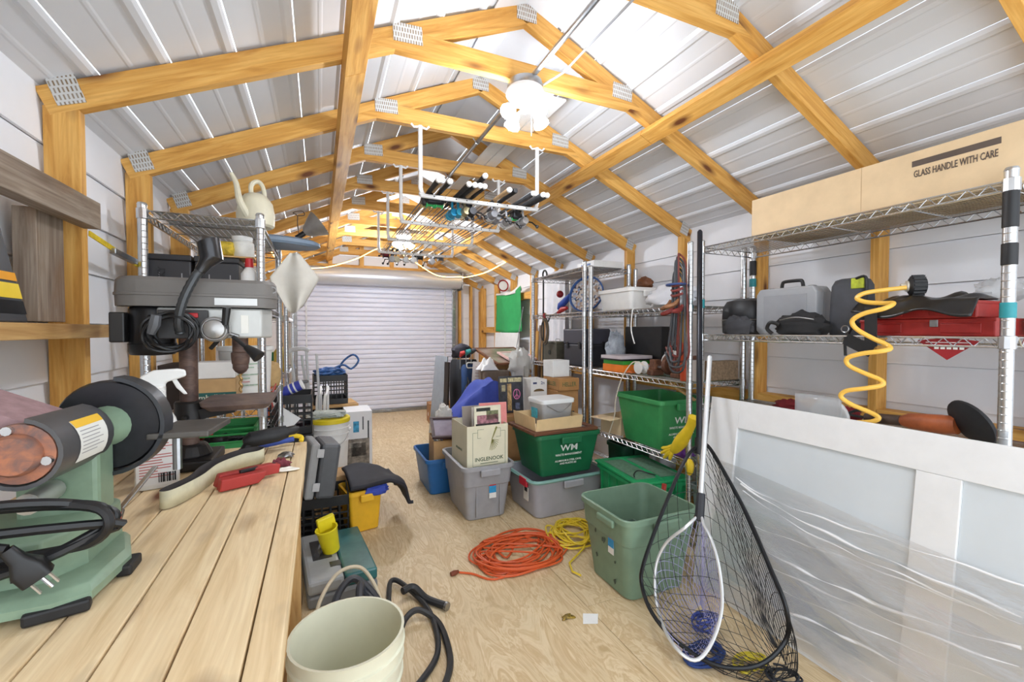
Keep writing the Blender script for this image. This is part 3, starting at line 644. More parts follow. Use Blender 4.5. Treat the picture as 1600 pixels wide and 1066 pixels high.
# ================================================================== RIGHT RACK, NEAREST
S1 = 1.269
gc = carton('glass_carton', 'long flat cardboard carton marked glass handle with care on the nearest right rack', (2.26, 1.115, 1.7745), 0, .34, .98, .20, PALECARD())
text('GLASS HANDLE WITH CARE', .036, M((92,80,72),.8,0,.05), gc, face((-.171, -.31, .112), '-x'), font_sx=.5)
MB().box((-.1712,-.43,.142),(-.1702,-.19,.164)).build('printed_bar', M((92,80,72),.8,0,.05), gc, 0)
MB().box((-.1706,-.02,.0),(-.1702,-.018,.2)).build('crease', M((190,160,122),.9), gc, 0)
# round black case, cap
rc = thing('round_case', 'round black zip case at the far end of the nearest right rack', 'case', (2.255, 1.725, S1))
b = MB(); b.loft([b.rrect(0,0,z,w_,w_*.82,.12,6) for z, w_ in ((0,.29),(.01,.31),(.075,.315),(.08,.308),(.086,.315),(.15,.31),(.185,.27),(.20,.16))]).build('shell', M((30,30,33),.5,0,.1), rc, 40)
MB().tube(b.rrect(0,0,.08,.315,.315*.82,.12,6),.003,5,True).build('zip', STEEL(), rc)
blob('grey_pouch', 'dark grey soft pouch with a red lining beside the round black case', 'pouch', (2.055, 1.65, S1), (.028,.085,.055), M((58,58,62),.8,0,.1), 5, .35)
# grey hard case
hc = thing('hard_case', 'grey hard plastic tool case standing upright on the right rack', 'tool case', (2.185, 1.445, S1))
b = MB(); prof = [(-.155,.02),(-.135,0),(.135,0),(.155,.02),(.155,.205),(.135,.235),(-.135,.235),(-.155,.205)]
b.prism(prof,-.058,-.002,'x').build('shell', M((158,160,164),.45,0,.03), hc, 0, .008)
MB().prism(prof,.002,.058,'x').build('shell', M((150,152,156),.45,0,.03), hc, 0, .008)
MB().box((-.0605,-.11,.03),(-.058,.11,.2)).build('raised_panel', M((148,150,154),.45,0,.03), hc, 0, .002)
MB().tube(smooth_path([(0,-.055,.232),(0,-.05,.262),(0,-.035,.27),(0,.035,.27),(0,.05,.262),(0,.055,.232)],4),.0085,8).build('handle', BLACK(), hc)
for y in (-.1,.1): MB().cbox((-.004,y,.225),(.03,.03,.03)).build('latch', M((60,60,62),.5), hc, 0, .004)
# black soft bag in front of it
sb = thing('black_bag', 'small black fabric bag lying in front of the grey hard case', 'bag', (2.068, 1.32, S1))
blob('body', None, None, (0,0,0), (.034,.125,.06), M((36,36,38),.85,0,.15), 8, .35, 2.4, parent=sb)
MB().tube(smooth_path([(-.03,.09,.05),(-.05,.12,.06),(-.045,.14,.03),(-.035,.12,.005)],5),.009,8).build('strap', BLACK(), sb)
MB().tube(smooth_path([(-.042,-.08,.07),(-.048,0,.082),(-.04,.08,.07)],5),.003,6).build('zip', STEEL(), sb)
# tall soft case
tc = thing('soft_tool_bag', 'tall charcoal soft tool bag with a lime green panel', 'bag', (2.17, 1.165, S1))
b = MB(); b.loft([b.rrect(0,0,z,.10*q,.15*q2,.03,4) for z, q, q2 in ((0,1,1),(.02,1.06,1.04),(.12,1.0,1.02),(.22,.95,.96),(.245,.8,.82),(.252,.5,.6))]).build('body', M((70,72,78),.7,0,.18,10,bmp=.4), tc, 50)
MB().cbox((-.045,-.045,.225),(.012,.05,.045)).build('lime_panel', M((188,200,50),.6,0,.2,40), tc, 0, .003)
MB().tube(smooth_path([(-.05,-.04,.245),(-.05,-.075,.25),(-.05,-.08,.2),(-.052,-.075,.12)],5),.006,6).build('strap', BLACK(), tc)
# black strap hanging
MB().tube([(-.06,-.045,.06),(-.105,-.05,.02),(-.15,-.055,-.02),(-.152,-.06,-.085)],.006,6).build('hanging_strap', BLACK(), tc)
# red metal boxes
RED = M((158,38,34), .4, .1, .14, 16)
def red_box(loc, label, L, h, hand=False):
    t = thing('red_metal_case', label, 'tool case', loc, 0, None)
    MB().box((-.13,-L/2,0),(.13,L/2,h)).build('body', RED, t, 0, .005)
    MB().box((-.132,-L/2-.002,h-.012),(.132,L/2+.002,h)).build('lid', RED, t, 0, .003)
    for y in (-L*.28, L*.28): MB().box((-.134,y-.055,.012),(-.130,y+.055,h-.018)).build('pressed_panel', M((150,34,30),.4,.1,.14,16), t, 0, .002)
    for y in (-L*.1, L*.42): MB().box((-.1345,y-.012,h-.03),(-.130,y+.012,h-.004)).build('latch', STEEL(), t, 0, .001)
    return t
red_box((2.20, .88, S1), 'lower red metal case of the pair on the nearest right rack', .40, .064)
red_box((2.20, .895, S1+.0645), 'upper red metal case of the pair on the nearest right rack', .34, .062)
carton('white_carton', 'white carton at the right picture edge next to the red cases', (2.33, .57, S1), 0, .18, .17, .15, M((226,224,222),.6,0,.03))
# black leather strap bundle draped over the red cases
ls = thing('leather_apron', 'black leather tool belt draped over the red metal cases', 'tool belt', (2.17, .95, S1+.127))
def apron(u_, v_):
    y = .135-.365*u_; x = -.13+.16*v_; z = .013*math.sin(u_*11+v_*6)*v_+.012*math.sin(u_*23-v_*9)*v_+.012*math.sin(PI*u_)+.006*v_
    if v_ < .4: x = -.158+.05*v_/.4; z = -.035*(1-v_*2.5)-.03*math.sin(u_*5)**2*(1-v_*2.5)+.006
    else: x = -.105+.14*(v_-.4)/.6; z = max(z, .006)
    return (x, y, z)
MB().grid(apron, 30, 16).build('apron', M((34,34,36),.28,0,.2,16), ls, 60, thick=.006)
w1 = MB().bar((-.165,.06,-.01),(-.17,.055,-.17),.042,.005,(1,0,0)).build('strap', M((28,28,30),.7,0,.1), ls, 0)
MB().bar((-.172,.145,-.14),(-.172,.05,-.19),.005,.048).build('strap', M((24,24,26),.7,0,.1), ls, 0)
MB().tube(ring_pts((-.168,.15,-.10),.014,12,'x'),.0025,5,True).build('ring', STEEL(), ls)
# inflator hose: black wheel-like fitting and yellow spiral hose
HO = Vector((2.10, .98, 1.46)); ih = thing('air_hose', 'yellow spiral air hose hanging down in front of the red cases', 'hose', HO)
fa = Vector((-.62,.78,0)); F4 = Matrix((fa, Vector((0,0,1)).cross(fa), Vector((0,0,1)))).transposed().to_4x4(); F4.translation = P(1430,447,x=2.14)-HO
fit = MB().at(F4).lathe([(.0,-.03),(.03,-.03),(.037,-.02),(.04,0),(.037,.015),(.024,.022),(0,.022)],24,(0,0,0),'x').build('fitting', RUBBER(), ih)
b = MB().at(F4)
for k in range(16): a = 2*PI*k/16; b.cbox((-.006,math.cos(a)*.039,math.sin(a)*.039),(.036,.008,.008))
b.build('tread', RUBBER(), fit, 0)['kind'] = 'stuff'
MB().at(F4).lathe([(.022,.02),(.022,.028),(.011,.03),(.011,.045)],16,(0,0,0),'x').build('collar', M((214,206,190),.4,.2), ih)
hq = [(1416,449.5,2.10),(1385,453,2.06),(1352,458,2.0),(1339,466,1.985),(1352,472,1.99),(1378,474,2.0),(1396,474,1.985),(1382,482,1.95),(1350,490,1.93),(1332,501,1.925),(1338,514,1.935),(1362,528,1.95),(1384,538,1.965),(1391,545,1.955),(1376,549,1.93),(1345,553,1.91),(1324,560,1.905),(1326,571,1.915),(1350,583,1.935),(1376,594,1.95),(1378,602,1.945),(1352,607,1.92),(1322,611,1.905),(1314,620,1.905),(1330,632,1.92),(1358,644,1.94),(1373,653,1.945),(1362,659,1.94),(1340,660,1.94)]
MB().tube(smooth_path([P(u,v,x=x)-HO for u,v,x in hq],5),.0088,9).build('spiral_hose', M((240,190,82),.35,0,.03), ih)
# red sign hanging below, papers, polisher, goggles
sg = thing('warning_sign', 'red diamond-shaped metal sign hanging under the shelf with the red cases', 'sign', (2.04, .79, 1.225))
MB().prism([(-.085,.028),(.0,-.04),(.085,.028),(.03,.036),(-.03,.036)],-.001,.001,'x').build('plate', M((150,32,38),.45,.1,.08), sg, 0)
for k in range(5): MB().prism([(-.045+.017*k,-.002-.003*abs(k-2)*0),(-.045+.017*k+.012,-.002),(-.045+.017*k+.012,.011),(-.045+.017*k,.011)],-.0022,-.001,'x').build('worn_letter', INK, sg, 0)
MB().prism([(.06,.0232),(.06,.0212),(-.06,.0212),(-.06,.0232)],-.0022,-.001,'x').build('printed_line', INK, sg, 0)
po = thing('angle_polisher', 'orange angle polisher with a black disc pad behind the white door', 'polisher', (2.22, .87, .863))
MB().tube([(0,.13,.05),(0,.10,.055),(0,.0,.06),(0,-.045,.065)],[.02,.032,.038,.034],14).build('motor_body', M((190,102,58),.5,0,.2,12), po)
MB().tube([(0,.26,.04),(0,.2,.045),(0,.13,.05)],[.018,.022,.022],12).build('handle', M((84,64,52),.6,0,.2), po)
pd = MB().at(Matrix.Translation((-.02,-.09,.085)) @ Matrix.Rotation(1.05,4,'Y') @ Matrix.Rotation(.5,4,'X')).lathe([(.0,-.02),(.05,-.018),(.088,-.004),(.09,.004),(.086,.008),(.0,.008)],32).build('disc_pad', M((46,46,48),.7,0,.15), po)
MB().tube(smooth_path([(0,.25,.04),(-.05,.3,.05),(-.06,.26,.075),(-.03,.22,.07),(-.05,.18,.05),(-.07,.24,.03)],6),.006,6).build('cord', BLACK(), po)
gg = thing('safety_goggles', 'clear safety face shield leaning behind the top edge of the white door', 'goggles', (2.16, 1.24, .863))
MB().grid(lambda u_, v_: (-.07+.05*math.cos((u_-.5)*2.4)-.05, (u_-.5)*.20, .0+.13*v_), 10, 3).build('visor', FILM, gg, 60, thick=.002)
MB().prism([(.085*math.cos(PI*k/12),.02+.095*math.sin(PI*k/12)) for k in range(13)],-.02,.0,'x').build('frame', M((222,222,220),.5), gg, 0, .006)
blob('red_cloth', 'dark red cloth behind the top edge of the white door', 'cloth', (2.24, 1.22, .863), (.05,.06,.04), M((116,24,30),.9,0,.2), 12, .4, 4)
blob('red_cloth', 'small dark red cloth end showing left of the face shield', 'cloth', (2.23, 1.48, .863), (.05,.07,.04), M((116,24,30),.9,0,.2), 17, .4, 4)
blob('plastic_wrapping', 'clear plastic bag behind the rack post at the right picture edge', 'bag', (2.36,.77,S1+.13), (.05,.07,.05), FILM, 31, .4, 4, flat=True)
# ================================================================== LEANING DOOR
dr = thing('white_door', 'white door with frosted glass panes lying on its long edge against the right rack', 'door', (1.74, 0, 0), 0, None, 0, .128)
DT = .035; DW = .955; DY0, DY1 = -.40, 1.645
DWH = M((226,226,226), .45, 0, .02); PANE = M((206,212,216), .22, 0, .02, 4)
stl = lambda n, y0, y1, z0, z1: MB().box((0,y0,z0),(DT,y1,z1)).build(n, DWH, dr, 0, .002)
stl('top_rail', 1.48, DY1, 0, DW); stl('stile', DY0, 1.4795, .825, DW); stl('stile', DY0, 1.4795, 0, .11); stl('mid_rail', .672, .788, .1105, .8245); stl('bottom_rail', DY0, -.14, .1105, .8245)
MB().box((.012,.7885,.111),(.024,1.4795,.8245)).build('glass_pane', PANE, dr, 0); MB().box((.012,-.1395,.111),(.024,.6715,.8245)).build('glass_pane', PANE, dr, 0)
# plastic film round the lower part
def film(off, top0, slope, seed, amp):
    def fn(u_, v_):
        y = 1.55-1.95*u_; t = top0+slope*(u_)+.02*math.sin(u_*6+seed); z = .02+(t-.02)*v_
        f = abs(math.sin((z*1.1+u_*.55+.03*math.sin(u_*9+seed))*16+seed))**6
        n_ = mnoise.noise(Vector((u_*7, z*14-u_*5, seed)))
        return (-off-amp*f-.006*n_-.004, y, z)
    return MB().grid(fn, 70, 60)
def film_mat():
    m, t, b = nt('stretch_film'); tr = t.nodes.new('ShaderNodeBsdfTransparent'); gl = t.nodes.new('ShaderNodeBsdfGlossy'); gl.inputs['Roughness'].default_value = .12; gl.inputs['Color'].default_value = (1,1,1,1)
    df = t.nodes.new('ShaderNodeBsdfDiffuse'); df.inputs['Color'].default_value = rgb(214,214,214)
    v = coords(t, (1, 2.2, 16), False); n = noise(t, v, 1.6, 4, .6, .5); mp = bump(t, n, gl if False else b, .4, .01)
    bn = t.nodes.new('ShaderNodeBump'); bn.inputs['Strength'].default_value = .6; bn.inputs['Distance'].default_value = .01; t.links.new(n, bn.inputs['Height']); t.links.new(bn.outputs[0], gl.inputs['Normal'])
    m1 = t.nodes.new('ShaderNodeMixShader'); m1.inputs[0].default_value = .5; t.links.new(df.outputs[0], m1.inputs[1]); t.links.new(gl.outputs[0], m1.inputs[2])
    m2 = t.nodes.new('ShaderNodeMixShader'); m2.inputs[0].default_value = .34; t.links.new(tr.outputs[0], m2.inputs[1]); t.links.new(m1.outputs[0], m2.inputs[2])
    t.links.new(m2.outputs[0], t.nodes['Material Output'].inputs['Surface']); return m
SFILM = film_mat()
film(.002, .63, -.08, 1.3, .012).build('plastic_film', SFILM, dr, 60)
film(.014, .50, -.02, 4.1, .016).build('plastic_film', SFILM, dr, 60)
FOLD = M((248,248,250), .10, 0, .0, alpha=.8)
bpy.context.view_layer.update(); DI = (Matrix.Translation((1.74,0,0)) @ Matrix.Rotation(.128,4,'Y')).inverted()
for k, (pts, r0) in enumerate((([(1150,747),(1200,778),(1300,815),(1430,858),(1600,915)],.004),([(1158,757),(1230,800),(1330,850),(1430,892),(1600,962)],.006),([(1162,768),(1240,818),(1330,862),(1430,905),(1600,985)],.0035),([(1185,822),(1260,850),(1330,873),(1430,912),(1600,975)],.003),([(1200,858),(1260,890),(1310,912),(1420,958),(1600,1012)],.007),([(1215,885),(1300,925),(1420,975),(1600,1040)],.004),([(1235,950),(1300,975),(1340,995),(1430,1040)],.006),([(1250,985),(1330,1030),(1420,1088)],.004),([(1225,918),(1290,945),(1420,1005),(1600,1072)],.003))):
    q = []
    for p in smooth_path([P(u,v,x=1.80) for u, v in pts], 9): c = DI @ p; c.x = -.016-.004*math.sin(k*3+p.y*9); c.z += .003*math.sin(p.y*31+k); q.append(c)
    MB().tube(q,[r0*(.55+.45*math.sin(i*.43+k)) for i in range(len(q))],6).build('film_fold', FOLD, dr)
# ================================================================== LANDING NETS
ALU = M((216,218,220), .38, .5, .04)
def net_edges(fn, nu, nv, r, mat, parent, name='mesh_bag'):
    b = MB(); g = [[Vector(fn(i/nu, (j+.5*(i % 2))/nv)) for j in range(nv+1)] for i in range(nu+1)]
    for i in range(nu):
        for j in range(nv+1):
            p = g[i][j]; 
            for jj in ((j, j-1) if i % 2 == 0 else (j, j+1)):
                if 0 <= jj <= nv: b.tube([p, g[i+1][jj]], r, 3, False, False)
    o = b.build(name, mat, parent, 0); o['kind'] = 'stuff'; return o
bn = thing('landing_net', 'large black landing net with a long black handle leaning on the right rack', 'fishing net', (1.45, 1.35, 0))
O = Vector((1.45, 1.35, 0)); Lc = lambda v: v-O
top = Vector((1.965, 1.83, 1.855)); yoke = Vector((1.70, 1.575, .725))
MB().tube([Lc(yoke+(yoke-top)*.03), Lc(top-(top-yoke)*.01), Lc(top)], [.0145,.0145,.008], 12).build('handle', M((34,36,44),.3,.3,.1), bn)
MB().tube([Lc(yoke+(yoke-top)*.035), Lc(yoke-(yoke-top)*.03)], .021, 12).build('yoke', BLACK(), bn)
hoop = [yoke, P(1070,720,y=1.56), P(1035,800,y=1.535), P(1006,880,y=1.51), P(1003,915,y=1.49), P(1020,960,z=.13), P(1060,1005,z=.07), P(1120,1040,z=.045), P(1185,1040,z=.07), P(1228,1000,z=.14), P(1228,950,x=1.555), P(1200,880,x=1.60), P(1165,800,x=1.66), P(1130,735,x=1.68), P(1106,697,x=1.70)]
hoop = [Lc(p) for p in hoop]
hl_ = smooth_path(hoop, 5, True); MB().tube(hl_, .0085, 8, True).build('hoop', M((26,28,32),.35,.3,.1), bn)
cb = P(1225,1062,z=.03)-O
hn = hl_[:]; NH = len(hn)
def bag_fn(u_, v_):
    a = (v_*NH) % NH; i = int(a); p = hn[i].lerp(hn[(i+1) % NH], a-i)
    q = p.lerp(cb, u_**1.25*.88); q = q + Vector((.02, -.03, -.05))*math.sin(PI*u_*.9)
    q += Vector((mnoise.noise(q*9), mnoise.noise(q*9+Vector((5,0,0))), 0))*.02*u_
    q.z = max(q.z, .008+.05*u_*abs(math.sin(v_*14))); q.x = min(q.x, .262+.12*q.z); return q
net_edges(bag_fn, 14, 34, .0014, M((30,30,32),.7), bn)
b = MB(); b.tube(smooth_path([cb+Vector(p) for p in heap(4,.07,.06,.04,.004,21)],3),.004,5)
b.build('gathered_cord', M((34,36,44),.7), bn)
sn = thing('landing_net', 'small silver landing net with lilac mesh in front of the black net', 'fishing net', (1.35, 1.3, 0))
O2 = Vector((1.35, 1.3, 0)); Ls = lambda v: v-O2
stp = P(1109,558,x=1.80); hub = P(1094,790,x=1.52)
MB().tube([Ls(hub), Ls(stp), Ls(stp+(stp-hub)*.01)], [.0115,.0115,.006], 12).build('handle', ALU, sn)
MB().tube([Ls(hub+(stp-hub)*.07), Ls(hub-(stp-hub)*.09)], .019, 10).build('hub_clamp', M((40,42,48),.5), sn)
h2 = [hub+(hub-stp)*.06, P(1070,825,x=1.42), P(1040,850,x=1.38), P(1024,890,x=1.34), P(1027,950,x=1.30), P(1050,1005,z=.125), P(1085,1032,z=.10), P(1112,1005,z=.14), P(1128,950,x=1.38), P(1124,890,x=1.41), P(1112,845,x=1.44), P(1100,822,x=1.47)]
h2 = smooth_path([Ls(p) for p in h2], 5, True); MB().tube(h2, .0065, 8, True).build('hoop', ALU, sn)
N2 = len(h2); cb2 = Ls(P(1085,985,z=.05))+Vector((.07,.03,0))
def bag2(u_, v_):
    a = (v_*N2) % N2; i = int(a); p = h2[i].lerp(h2[(i+1) % N2], a-i); q = p.lerp(cb2, u_**1.2*.85)+Vector((.05,.04,-.06))*math.sin(PI*u_); q.z = max(q.z, .012+.02*u_); return q
net_edges(bag2, 14, 30, .0013, M((166,164,204),.6), sn)
MB().tube(smooth_path([cb2+Vector(p)+Vector((.0,-.02,0)) for p in heap(9,.085,.06,.06,.003,5)],3),.0028,5).build('gathered_mesh', M((70,84,160),.7,0,.2), sn)
tag(at(MB().tube(smooth_path(heap(4,.09,.06,.03,.004,33),4),.0042,6).build('yellow_rope', M((224,204,50),.5), None),(1.50,1.13,.012)), 'yellow rope lying on the floor inside the black landing net', 'rope')
tag(at(MB().tube(smooth_path(heap(5,.10,.07,.035,.006,44),4),.006,6).build('blue_rope', M((40,66,130),.8,0,.2), None),(1.38,1.24,.004)), 'blue rope bundle on the floor under the landing nets', 'rope')
# ================================================================== FLOOR, CENTRE
gt = tote('storage_tote', 'grey plastic storage tote holding the wine carton', 'tote', (1.035, 2.99, 0), 0, .35, .54, .385, GREYP, taper=.80, r=.04, step=.62, lip=.018)
for x in (-.085, .085): MB().box((x-.004,-.252,.03),(x+.004,-.238,.30)).build('rib', GREYP, gt, 0, .002)
MB().cbox((0,-.262,.345),(.12,.02,.07)).build('handle_recess', M((136,136,140),.5,0,.05), gt, 0, .006)
sticker(gt, (.028,-.2545,.20), '-y', .05, .095)
ib = carton('wine_carton', 'cream wine carton reading INGLENOOK, full of magazines', (1.035, 2.93, .345), .03, .30, .33, .30, M((222,216,190),.7,0,.04,6), {})
GI = M((74,98,66),.7,0,.05)
text('INGLENOOK', .036, M((66,84,58),.7), ib, face((.01,-.1656,.07),'-y')); MB().box((-.055,-.1657,.040),(.075,-.1652,.045)).build('small_print', M((120,128,96),.7), ib, 0)
for a, b in (((-.11,.025),(.13,.027)), ((-.11,.025),(-.108,.255)), ((.128,.025),(.13,.255)), ((-.11,.253),(-.075,.255)), ((.095,.253),(.13,.255)), ((-.075,.215),(-.073,.275)), ((.093,.215),(.095,.275)), ((-.075,.273),(-.03,.275)), ((.05,.273),(.095,.275)), ((-.075,.215),(-.05,.217)), ((.06,.215),(.095,.217))):
    MB().box((a[0],-.1658,a[1]),(b[0],-.1651,b[1])).build('printed_frame', GI, ib, 0)
b = MB()
for k in range(9): a = -1.9+.22*k; b.tube([(.03,-.1656,.20),(.03+.05*math.cos(a),-.1656,.20+.075*math.sin(a))],.0016,4)
b.tube([(.03,-.1656,.2),(.065,-.1656,.285)],[.003,.007],5).build('printed_sprig', M((142,140,78),.8,0,.2,60), ib, 0)['kind'] = 'stuff'
text('INGLENOOK', .022, M((96,110,84),.7), ib, face((-.1506,.0,.12),'-x')); 
def magazine(loc, rz, rx, w_, h, c, label, head=None, hc=(30,30,30), blocks=()):
    t = thing('magazine', label, 'magazine', loc, rz, None, rx)
    MB().box((-w_/2,-.004,0),(w_/2,.004,h)).build('pages', M((232,230,222),.7,0,.03), t, 0)
    MB().box((-w_/2,-.0048,0),(w_/2,-.0041,h)).build('cover', M(c,.45,0,.06,20), t, 0)
    if head: text(head, w_*.17, M(hc,.5), t, face((0,-.0052,h*.93),'-y'))
    for x0, z0, x1, z1, cc in blocks: MB().box((-w_/2+x0*w_,-.0056,z0*h),(-w_/2+x1*w_,-.0049,z1*h)).build('printed_picture', M(cc,.5,0,.35,45), t, 0)
    return t
magazine((1.055, 2.80, .52), .05, -.06, .20, .25, (226,220,196), 'cream magazine with a crowd on its cover, standing in front in the wine carton', None, (40,60,44), [(.08,.86,.60,.95,(34,40,34)),(.05,.28,.95,.52,(52,50,48)),(.1,.52,.9,.75,(176,120,130)),(.45,.62,.9,.86,(120,124,88))])
magazine((1.11, 2.835, .52), -.10, -.10, .20, .262, (220,132,126), 'pink magazine standing behind the crowd magazine')
magazine((1.06, 2.875, .515), .15, -.05, .20, .24, (210,206,200), 'white magazine at the back of the wine carton')
magazine((1.02, 2.95, .515), .05, -.08, .2, .235, (150,140,132), 'grey magazine behind the white magazine in the wine carton')
# blue tote with books and frame
bt = tote('storage_tote', 'blue recycling tote holding a book carton', 'tote', (.935, 3.55, 0), .0, .38, .50, .29, BLUEP, taper=.84, r=.03, lip=.014)
bk = carton('book_carton', 'small brown carton of papers tilted inside the blue tote', (.935, 3.52, .012), -.10, .21, .30, .40, CARD(), {})
bk.rotation_euler = (0, 0, -.10)
MB().prism([(.055,.11),(.095,.11),(.075,.15)],-.1512,-.1506,'y').build('printed_arrow', INK, bk, 0).location = (0,0,.2); MB().box((.05,-.1512,.295),(.10,-.1506,.302)).build('printed_bar', INK, bk, 0)
fr_ = thing('framed_print', 'dark framed print lying on top of the book carton in the blue tote', 'picture frame', (.935, 3.47, .485), -.12, None, .42, .05)
for a, b in (((-.12,-.14,0),(.12,-.115,.02)), ((-.12,.115,0),(.12,.14,.02)), ((-.12,-.115,0),(-.095,.115,.02)), ((.095,-.115,0),(.12,.115,.02))): MB().box(a, b).build('frame_side', M((66,44,44),.35,0,.1), fr_, 0, .003)
MB().box((-.095,-.115,.004),(.095,.115,.009)).build('glazing', M((132,120,136),.12,0,.08), fr_, 0)
for k, (c, x) in enumerate((((60,64,70),-.118),((224,220,210),-.095),((190,170,120),-.078),((70,80,110),-.06))):
    tag(at(MB().box((-.007,-.115,0),(.007,.115,.25)).build('book', [M(c,.6,0,.1,30)], None, 0, .002),(.935+(x+.118)*1.05-.085,3.52+.008,.145),-.10,0,0), ['dark grey book leaning at the left inside the book carton','white book beside the dark grey book in the blue tote','tan book third from the left in the book carton','navy book fourth from the left in the book carton'][k], 'book')
# clear tote with WM bin
ctt = tote('storage_tote', 'long translucent grey tote with a red handle under the green recycling bin', 'tote', (1.60, 2.83, 0),   .04, .60, .46, .27, M((172,172,180),.35,0,.03), taper=.9, r=.05, lip=.012)
MB().tube(MB().rrect(0,0,.262,.628,.488,.06,4),.013,6,True).build('rim', M((130,172,164),.45,0,.05), ctt)
MB().cbox((-.318,-.10,.242),(.02,.11,.06)).build('latch', M((196,40,58),.4), ctt, 0, .008)
MB().box((-.302,-.14,.11),(-.299,-.07,.20)).build('paper_label', M((226,224,216),.6,0,.05), ctt, 0); MB().box((-.3032,-.125,.17),(-.3022,-.085,.198)).build('label_print', DARKINK, ctt, 0)
def wm_bin(loc, rz, label, mat=WMG, w_=.50, d_=.40, h=.30, txt=True):
    t = tote('recycling_bin', label, 'bin', loc, rz, w_, d_, h, mat, taper=.82, r=.025, lip=.014)
    y = -d_/2*.965-.004; 
    T = lambda s, sz, x, z: text(s, sz, INK, t, Matrix.Translation((x, -(d_/2*(.82+.18*z/(h-.03)))-.0025, z)) @ Matrix.Rotation(PI/2+.115, 4, 'X'))
    q = T('WM', .062, .0, .195); q.scale = (1.25, 1, 1); T('WASTE MANAGEMENT', .021, .0, .148); T('ALUMINUM & STEEL CANS,', .018, .0, .105); T('AND PLASTIC #2', .018, .0, .084)
    return t
wm_bin((1.585, 2.80, .2755), .02, 'dark green WM recycling bin on top of the translucent tote')
fb = thing('picture_frame', 'brown wooden picture frame lying on the green recycling bin', 'picture frame', (1.56, 2.81, .577), .03)
for a, b in (((-.26,-.215,0),(.26,-.165,.022)), ((-.26,.165,0),(.26,.215,.022)), ((-.26,-.165,0),(-.21,.165,.022)), ((.21,-.165,0),(.26,.165,.022))): MB().box(a, b).build('frame_side', DARKW(), fb, 0, .004)
MB().box((-.21,-.165,.004),(.21,.165,.012)).build('backing', M((150,150,156),.4,0,.05), fb, 0)
tr = thing('cardboard_tray', 'shallow cream cardboard tray on the brown frame', 'tray', (1.515, 2.79, .60), .04)
for a, b, rx, ry in (((-.185,-.16,0),(.185,.16,.004),0,0),): MB().box(a, b).build('tray_base', PALECARD(), tr, 0)
def flare(p0, p1, out, n):
    p0 = Vector(p0); p1 = Vector(p1); o = Vector(out); return MB().add([p0,p1,p1+o+Vector((0,0,.004*n)),p0+o],[(0,1,2,3)]).build('tray_side', M((224,194,146),.8,0,.05,9), tr, 0, thick=.004)
flare((-.185,-.16,.004),(.185,-.16,.004),(0,-.012,.078),2); flare((.185,-.16,.004),(.185,.16,.004),(.012,0,.08),1); flare((.185,.16,.004),(-.185,.16,.004),(0,.012,.08),1); flare((-.185,.16,.004),(-.185,-.16,.004),(-.014,0,.095),-1)
cb_ = thing('clear_bucket', 'square clear plastic bucket of screws with a white lid standing in the cardboard tray', 'bucket', (1.56, 2.82, .606), .05)
b = MB(); b.loft([b.rrect(0,0,z,w_,w_*.8,.03,4) for z, w_ in ((0,.225),(.005,.235),(.155,.262),(.16,.268))]).build('tub', CLEAR, cb_, 40)
b = MB(); b.loft([b.rrect(0,0,z,w_,w_*.8,.03,4) for z, w_ in ((.006,.225),(.08,.236),(.085,.22))]).build('contents', M((140,142,146),.4,.5,.5,80), cb_, 40)
b = MB(); b.loft([b.rrect(0,0,z,w_,w_*.8,.035,4) for z, w_ in ((.16,.285),(.182,.29),(.19,.28),(.191,.2))]).build('lid', M((224,226,226),.4,0,.02), cb_, 40)
MB().box((-.133,-.02,.05),(-.128,.06,.12)).build('sticker', M((60,170,190),.5,0,.2,40), cb_, 0)
MB().tube(smooth_path([(-.1,-.112,.15),(0,-.125,.10),(.1,-.112,.15)],6),.002,5).build('wire_handle', STEEL(), cb_)
# cords
tag(at(MB().tube(smooth_path(heap(17,.33,.26,.055,.006,2)+[Vector((-.2,-.2,.007)),Vector((-.34,-.10,.007)),Vector((-.40,-.06,.007))],5),.0058,6).build('extension_cord', M((214,92,44),.45,0,.05), None),(1.06,2.26,0)), 'tangled orange extension cord on the plywood floor', 'extension cord')
pg = MB().tube([(0,0,0),(-.025,-.006,0),(-.045,-.012,0)],[.008,.014,.011],8).build('plug', M((120,56,30),.5), C.objects['extension_cord']); pg.location = (-.40,-.06,.012)
tag(at(MB().tube(smooth_path(heap(10,.20,.19,.06,.006,6),5)+[Vector((-.05,-.2,.01)),Vector((-.21,-.30,.007)),Vector((-.24,-.38,.007)),Vector((-.22,-.43,.007))],.0055,6).build('extension_cord', M((232,202,52),.45,0,.05), None),(1.45,2.33,.008)), 'tangled yellow extension cord between the translucent tote and the orange cord', 'extension cord')
# sage tote
st_ = tote('storage_tote', 'sage green open tote in the right foreground', 'tote', (1.50, 1.79, 0), .0, .44, .40, .41, SAGE, taper=.80, r=.05, lip=.012, step=.66)
MB().cbox((-.235,-.05,.365),(.02,.13,.035)).build('grip', SAGE, st_, 0, .008); sticker(st_, (-.2075,-.06,.24), '-x', .045, .085)
sr = random.Random(3)
for k in range(7):
    a = sr.uniform(-.14,.1); zz = sr.uniform(.05,.26); L = sr.uniform(.004,.012); q = sr.uniform(0,3)
    MB().prism([(math.cos(q+t*1.05)*L*(.4+sr.random()), math.sin(q+t*1.05)*L*1.6*(.4+sr.random())) for t in range(6)],0,.0009,'x').build('scuff', M((72,84,74),.8), st_, 0).location = (-.2055+.03*(1-zz/.3)*.9-.006, a, zz)
blob('white_cloth', 'white cloth lying inside the sage green tote', 'cloth', (1.61,1.72,.05), (.05,.06,.09), M((232,232,230),.9,0,.05), 4, .3)
carton('grey_tray', 'grey plastic tray inside the sage green tote', (1.47,1.83,.012), 0, .20, .15, .24, M((110,132,116),.5), {}, 'tray')
